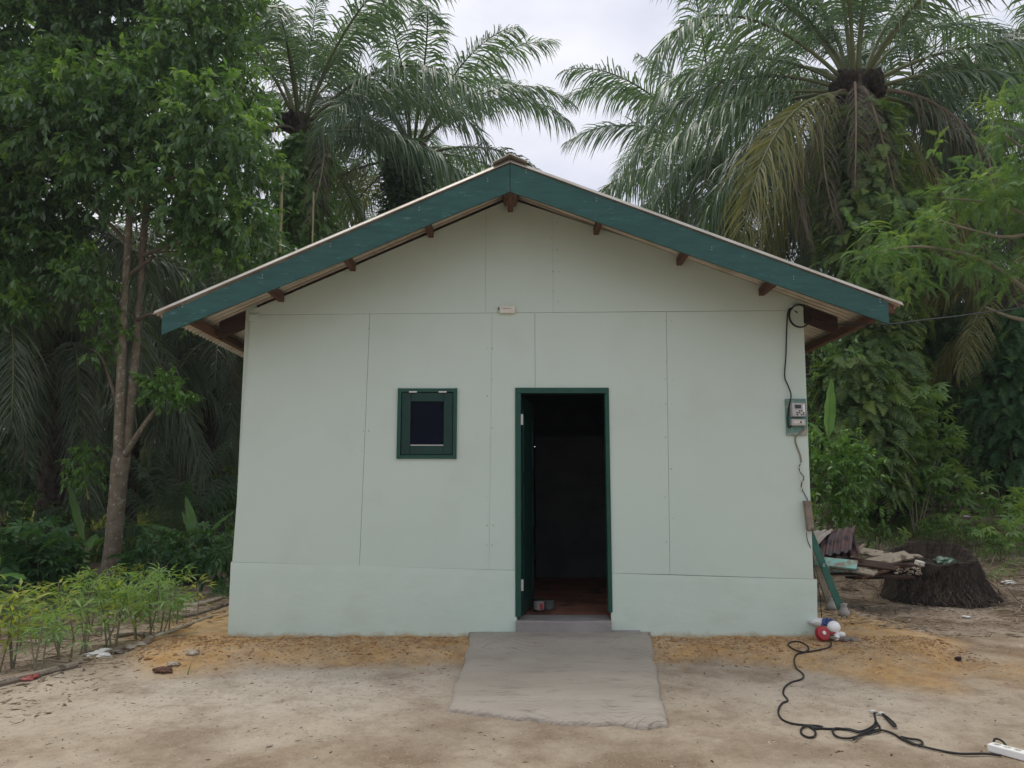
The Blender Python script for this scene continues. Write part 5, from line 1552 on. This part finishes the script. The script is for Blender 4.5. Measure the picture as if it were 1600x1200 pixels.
cassava('cassava plant with broad dark leaves at the foot of the fern column', 1385, 830, [(1375, 765), (1395, 750), (1410, 775), (1365, 790)], seed=2, nl=16, m=leaf_casd, size=.45)
cassava('low cassava plant right of the tall stems', 1490, 822, [(1480, 745), (1505, 735), (1520, 760), (1470, 770)], seed=3, nl=14, size=.42)
cassava('cassava plant cut by the right picture edge', 1590, 800, [(1585, 650), (1600, 640), (1575, 690), (1610, 690)], seed=4, nl=16, size=.42)
cassava('small cassava plant in front of the pole stack', 1575, 850, [(1560, 765), (1585, 755), (1600, 780)], seed=5, nl=12, size=.34)
cassava('bright small cassava above the pole stack', 1500, 800, [(1490, 690), (1500, 660), (1515, 700)], seed=6, nl=12, size=.32, m=leaf_bush)
cassava('weedy plant on the bank behind the stump', 1500, 860, [(1490, 815), (1510, 810), (1525, 825)], seed=7, nl=12, size=.24, name='weed', cat='weed')
cassava('weed with thin leaves right of the stump', 1560, 880, [(1545, 830), (1565, 815), (1585, 830), (1600, 840)], seed=8, nl=14, size=.26, name='weed', cat='weed')
cassava('pale weed between the stump and the tall cassava', 1455, 850, [(1440, 820), (1460, 812), (1475, 830)], seed=9, nl=10, size=.22, name='weed', cat='weed')
cassava('weed at the right edge above the dead stalks', 1595, 870, [(1590, 800), (1605, 810)], seed=10, nl=14, size=.3, name='weed', cat='weed')
cassava('small bright weed beside the corrugated sheets', 1322, 858, [(1320, 838), (1328, 842)], seed=11, nl=9, size=.12, name='weed', cat='weed', m=leaf_bush)
cassava('large dark cassava bush at the left edge behind the seedlings', 55, 935, [(10, 850), (40, 835), (75, 830), (95, 850), (60, 870), (20, 885), (90, 880), (110, 890), (-20, 860)], seed=12, nl=26, m=leaf_casd, size=.36)
cassava('dark cassava bush right of the tree trunk', 300, 912, [(270, 850), (300, 835), (325, 840), (345, 850), (285, 870), (320, 870), (250, 865)], seed=13, nl=22, m=leaf_casd, size=.30)
cassava('cassava bush between the tree trunk and the banana plant', 235, 905, [(215, 850), (240, 838), (225, 870), (205, 875)], seed=14, nl=16, m=leaf_casd, size=.28)
# seedlings in the bed on the left
SEED = [(-5, 1052, [(0, 985), (20, 975)], 'y', 'first seedling at the left picture edge'), (20, 1045, [(8, 950), (30, 945), (20, 930)], 'y', 'yellow topped seedling just inside the left edge'), (62, 1048, [(45, 975), (70, 960), (80, 985)], 'n', 'green seedling with forked stem near the border pole'),
        (50, 990, [(35, 935), (60, 925), (75, 935)], 'y', 'yellow seedling behind the forked green one'), (90, 1030, [(80, 960), (100, 940), (92, 925)], 'y', 'tall yellow green seedling left of the middle of the bed'), (115, 1032, [(110, 985), (122, 990)], 'n', 'thin green seedling in front of the middle of the bed'),
        (100, 975, [(95, 930), (118, 925)], 'y', 'yellow seedling at the back of the bed'), (135, 1020, [(120, 940), (140, 930), (155, 950), (150, 920)], 'n', 'bushy narrow leaved seedling behind the white rags'), (165, 1012, [(150, 925), (170, 930), (185, 955)], 'n', 'tall narrow leaved seedling near the white rags'),
        (185, 1010, [(180, 940), (195, 950)], 'y', 'yellow green seedling right of the white rags'), (213, 1000, [(212, 955), (208, 945)], 'n', 'single stemmed seedling beside the pale stick'), (235, 995, [(232, 935), (248, 925), (240, 950)], 'n', 'thin seedling with tufted top right of the pale stick'),
        (258, 990, [(252, 930), (268, 915), (275, 925)], 'n', 'slender seedling left of the pale logs'), (275, 975, [(278, 940), (285, 925)], 'n', 'seedling directly before the pale logs'), (309, 968, [(309, 925)], 'y', 'lone seedling with small round top near the house'), (140, 985, [(130, 935), (150, 915)], 'n', 'feathery seedling before the mottled trunk'),
        (30, 1010, [(20, 960), (45, 965)], 'n', 'green seedling among the yellow ones at the left'), (222, 975, [(218, 925), (230, 915)], 'n', 'seedling at the back right of the bed')]
for k, (a, b, tops, ty, lab) in enumerate(SEED):
    cassava(lab, a, b, [(t_[0], t_[1] - 16) for t_ in tops], m=leaf_yel if ty == 'y' else leaf_cass, size=(.15 if ty == 'y' else .19) * (.8 + .45 * random.Random(k * 5 + 1).random()), nl=int((30 if ty == 'y' else 13) * (.6 + .9 * random.Random(k * 7).random())), seed=60 + k, tmpl=LEAF_N if ty == 'y' else PALMATE_N, name='seedling', cat='seedling', group='seedlings in the bed left of the house', spread=.55)

# banana plants
def banana(label, px, py, leaves, seed=0, h0=.5, base=None):
    b = base or G(px, py)
    o = thing('banana_plant', label, 'banana plant', tuple(b))
    rng = np.random.default_rng(seed)
    top = b + Vector((0, 0, h0))
    mesh('pseudostem', *tube_vf([b + Vector((0, 0, -.08)), b + Vector((0, 0, h0 * .5)), top], [.075, .06, .04], 10), mat('banana_stem_%d' % seed, (.14, .17, .07), (.22, .22, .12), rough=.6) if seed == 0 else MATS['banana_stem_0'], o, smooth=True)
    for (a, c_, wid, bend) in leaves:
        tip = P(a, c_, b.y + rng.uniform(-.35, .35))
        d = tip - top
        n = 14; V, Fc = [], []
        side = d.cross(Vector((0, 0, 1)))
        if abs(d.normalized().z) > .93: side = Vector((1, .3, 0))
        side.normalize()
        prev = None
        for i in range(n + 1):
            t = i / n
            c = top + d * t + Vector((0, 0, bend * sin(pi * t) * d.length))
            u_ = max(0, (t - .18) / .82)
            w_ = wid * sin(pi * min(1, u_ ** .7 * .97 + .02)) ** .7 if t > .18 else .012
            dirn = (d + Vector((0, 0, bend * cos(pi * t) * pi * d.length))).normalized()
            up = side.cross(dirn).normalized()
            if up.z < 0: up = -up
            for s in (-1, -.5, 0, .5, 1):
                V.append(c + side * w_ * s + up * (abs(s) * w_ * .35 - (abs(s) ** 2) * w_ * .45 + .012 * sin(i * 2.1 + s * 3) * abs(s)))
        for i in range(n):
            for k in range(4): Fc.append((i * 5 + k, i * 5 + k + 1, (i + 1) * 5 + k + 1, (i + 1) * 5 + k))
        lf = mesh('leaf', V, Fc, leaf_ban, o, smooth=True)
        mesh('midrib', *tube_vf([top + d * t + Vector((0, 0, bend * sin(pi * t) * d.length - .006)) for t in np.linspace(0, .97, 9)], [.014 * (1 - t * .8) for t in np.linspace(0, 1, 9)], 5), MATS['banana_stem_0'], lf)
    return o
banana('banana plant left of the mottled trunk with one leaf rising straight', 133, 905, [(106, 752, .10, .03), (70, 845, .14, .25), (60, 880, .14, .2), (195, 850, .13, .2), (150, 835, .10, .1), (85, 900, .12, .15)], 0, .42)
banana('banana plant right of the trunk with a pale rolled leaf', 308, 895, [(290, 775, .085, .02), (188, 825, .13, .12), (215, 850, .12, .1), (365, 800, .14, .1), (262, 880, .10, .25), (372, 840, .12, .15), (285, 800, .09, .05)], 1, .45)
banana('banana plant whose single green leaf stands behind the right eave', 1300, 800, [(1299, 592, .11, .04), (1345, 690, .13, .22), (1262, 660, .12, .2)], 2, 1.1, base=P(1300, 812, 5.2))
banana('banana plant at the far left edge with leaves over the seedlings', -30, 960, [(40, 905, .12, .15), (-10, 860, .12, .15), (60, 925, .10, .1)], 3, .3)
# bamboo poles behind the left slope
for (a, b, c_, l) in ((441, 255, 420, 'yellowish bamboo pole standing beside the tree crown behind the roof'), (490, 300, 400, 'thin pale pole standing right of the yellowish bamboo pole')):
    p0, p1 = P(a, c_ + 60, 8.0), P(a, b, 8.0); p0.z = gz(p0.x, 8.0)
    o = mesh('bamboo_pole', *tube_vf([p0.lerp(p1, t) for t in np.linspace(0, 1, 12)], [.035 if a < 450 else .018] * 12, 8), mat('bamboo_%d' % a, (.30, .27, .12), (.38, .34, .18), rough=.6), None, origin=tuple(p0)); tag(o, l, 'pole')

# grass and ground cover
def grass(name, n, region, h, label, seed, m=grass_m, w=.012):
    r_ = np.random.default_rng(seed)
    pts = np.array([region(r_) for _ in range(n)])
    z = ground_z(pts[:, 0], pts[:, 1])
    tv = [(0, -.5, 0), (0, .5, 0), (.18, .35, .55), (.18, -.35, .55), (.5, 0, 1.0)]
    tf = [(0, 1, 2, 3), (3, 2, 4)]
    a = r_.uniform(0, 2 * pi, n); hh = h * r_.lognormal(0, .35, n)
    fw_ = np.stack([np.cos(a), np.sin(a), r_.normal(0, .15, n)], 1)
    Bs = basis(fw_, np.tile([0, 0, 1.0], (n, 1)))
    Bs = Bs * np.stack([hh, np.full(n, w), hh], 1)[:, None, :]
    return tag(link(name, scatter_mesh(name, tv, tf, Bs, np.column_stack([pts, z - .01])), m), label, kind='stuff')
def patchy(cx, cy, sx_, sy_, thr=.48, sc=.9):
    def f(r_):
        while True:
            x, y = cx + r_.normal(0, sx_), cy + r_.normal(0, sy_)
            if XL - .2 < x < XR + .15 and -1 < y < HD + .3: continue
            if float(vnoise(x * sc, y * sc, 4)) > thr: return (x, y)
    return f
grass('grass', 4500, patchy(7.2, 7.4, 1.9, 2.0), .11, 'tufts of grass and weeds on the bank right of the house', 1)
grass('grass', 9000, patchy(-7.0, 9.5, 3.0, 3.2), .16, 'green ground cover under the palms left of the house', 2)
grass('grass', 1400, patchy(-4.2, 3.4, 1.2, .8), .09, 'sparse grass at the foot of the left tree', 3)
grass('grass', 14000, patchy(-4.5, 24, 7, 6, .3), .5, 'lit green undergrowth beyond the left grove', 4, m=leaf_yel, w=.06)
# low weeds
rng = np.random.default_rng(77)
def weeds(name, n, region, size, m, label, seed, tmpl=PALMATE_N):
    r_ = np.random.default_rng(seed)
    pts = np.array([region(r_) for _ in range(n)]); z = ground_z(pts[:, 0], pts[:, 1])
    a = r_.uniform(0, 2 * pi, n)
    fw_ = np.stack([np.cos(a), np.sin(a), r_.uniform(.1, 1.0, n)], 1)
    Bs = basis(fw_, np.tile([0, 0, 1.0], (n, 1)), r_.normal(0, .4, n)) * (size * r_.uniform(.5, 1.2, n))[:, None, None]
    return tag(link(name, scatter_mesh(name, *tmpl, Bs, np.column_stack([pts, z + r_.uniform(0, .12, n)]), r_.random(n) * .5), m), label, kind='stuff')
weeds('weeds', 600, patchy(6.6, 6.8, 1.8, 1.6, .5), .24, leaf_cass, 'low leafy weeds over the bank behind the stump', 5)
weeds('weeds', 2600, patchy(-5.0, 4.6, 2.0, 1.2, .35), .20, leaf_casd, 'low leafy weeds under the left tree', 6)
weeds('weeds', 2400, patchy(-8.0, 11, 4.0, 3.0, .4), .30, leaf_far, 'dark ground plants in the grove at left', 7)

# far wood that reads as one mass
def wood(name, boxes, n, size, label, seed, m=leaf_far):
    r_ = np.random.default_rng(seed)
    C_ = []
    for (x0, x1, y0, y1, h) in boxes:
        k = int(n * (x1 - x0) / sum(b[1] - b[0] for b in boxes))
        x = r_.uniform(x0, x1, k); y = r_.uniform(y0, y1, k)
        top = h * (.55 + .75 * fbm(x * .22, y * .1, seed, 3))
        z = top * r_.random(k) ** .75
        y = y - (1.2 * (fbm(x * .5, z * .6, 9) - .5)) * 4
        C_.append(np.column_stack([x, y, z + ground_z(x, y)]))
    C_ = np.concatenate(C_); k = len(C_)
    fw_ = r_.normal(0, 1, (k, 3)) + np.array([0, 0, -.5])
    Bs = basis(fw_, np.tile([0, 0, 1.0], (k, 1)) + r_.normal(0, .3, (k, 3))) * (size * r_.uniform(.5, 1.3, k))[:, None, None]
    return tag(link(name, scatter_mesh(name, *FERN, Bs, C_, r_.random(k) * .4), m), label, kind='stuff')
wood('distant_wood', [(-46, -4, 27, 36, 11), (-34, -3.5, 24, 27, 3.0)], 11000, 1.6, 'dark mass of distant trees beyond the grove at left', 1)
wood('distant_wood', [(7, 46, 22, 32, 10)], 4600, 1.6, 'dark mass of distant trees at right', 2)

# thin air volume added to stand in for lens glare on the tree tops
hv, hf = box_vf(-268, 268, -46, 428, -4, 26)
hz = mesh('glare_veil', hv, hf, None, None)
hm = bpy.data.materials.new('glare_veil_volume'); hm.use_nodes = True
hn = hm.node_tree
for n_ in list(hn.nodes): hn.nodes.remove(n_)
ho_ = hn.nodes.new('ShaderNodeOutputMaterial'); pv = hn.nodes.new('ShaderNodeVolumePrincipled')
pv.inputs['Color'].default_value = (.86, .92, 1.0, 1); pv.inputs['Density'].default_value = .0008; pv.inputs['Anisotropy'].default_value = .35
hn.links.new(pv.outputs['Volume'], ho_.inputs['Volume'])
hz.data.materials.append(hm)
tag(hz, 'added faint veil standing in for lens glare over the palms', kind='stuff')
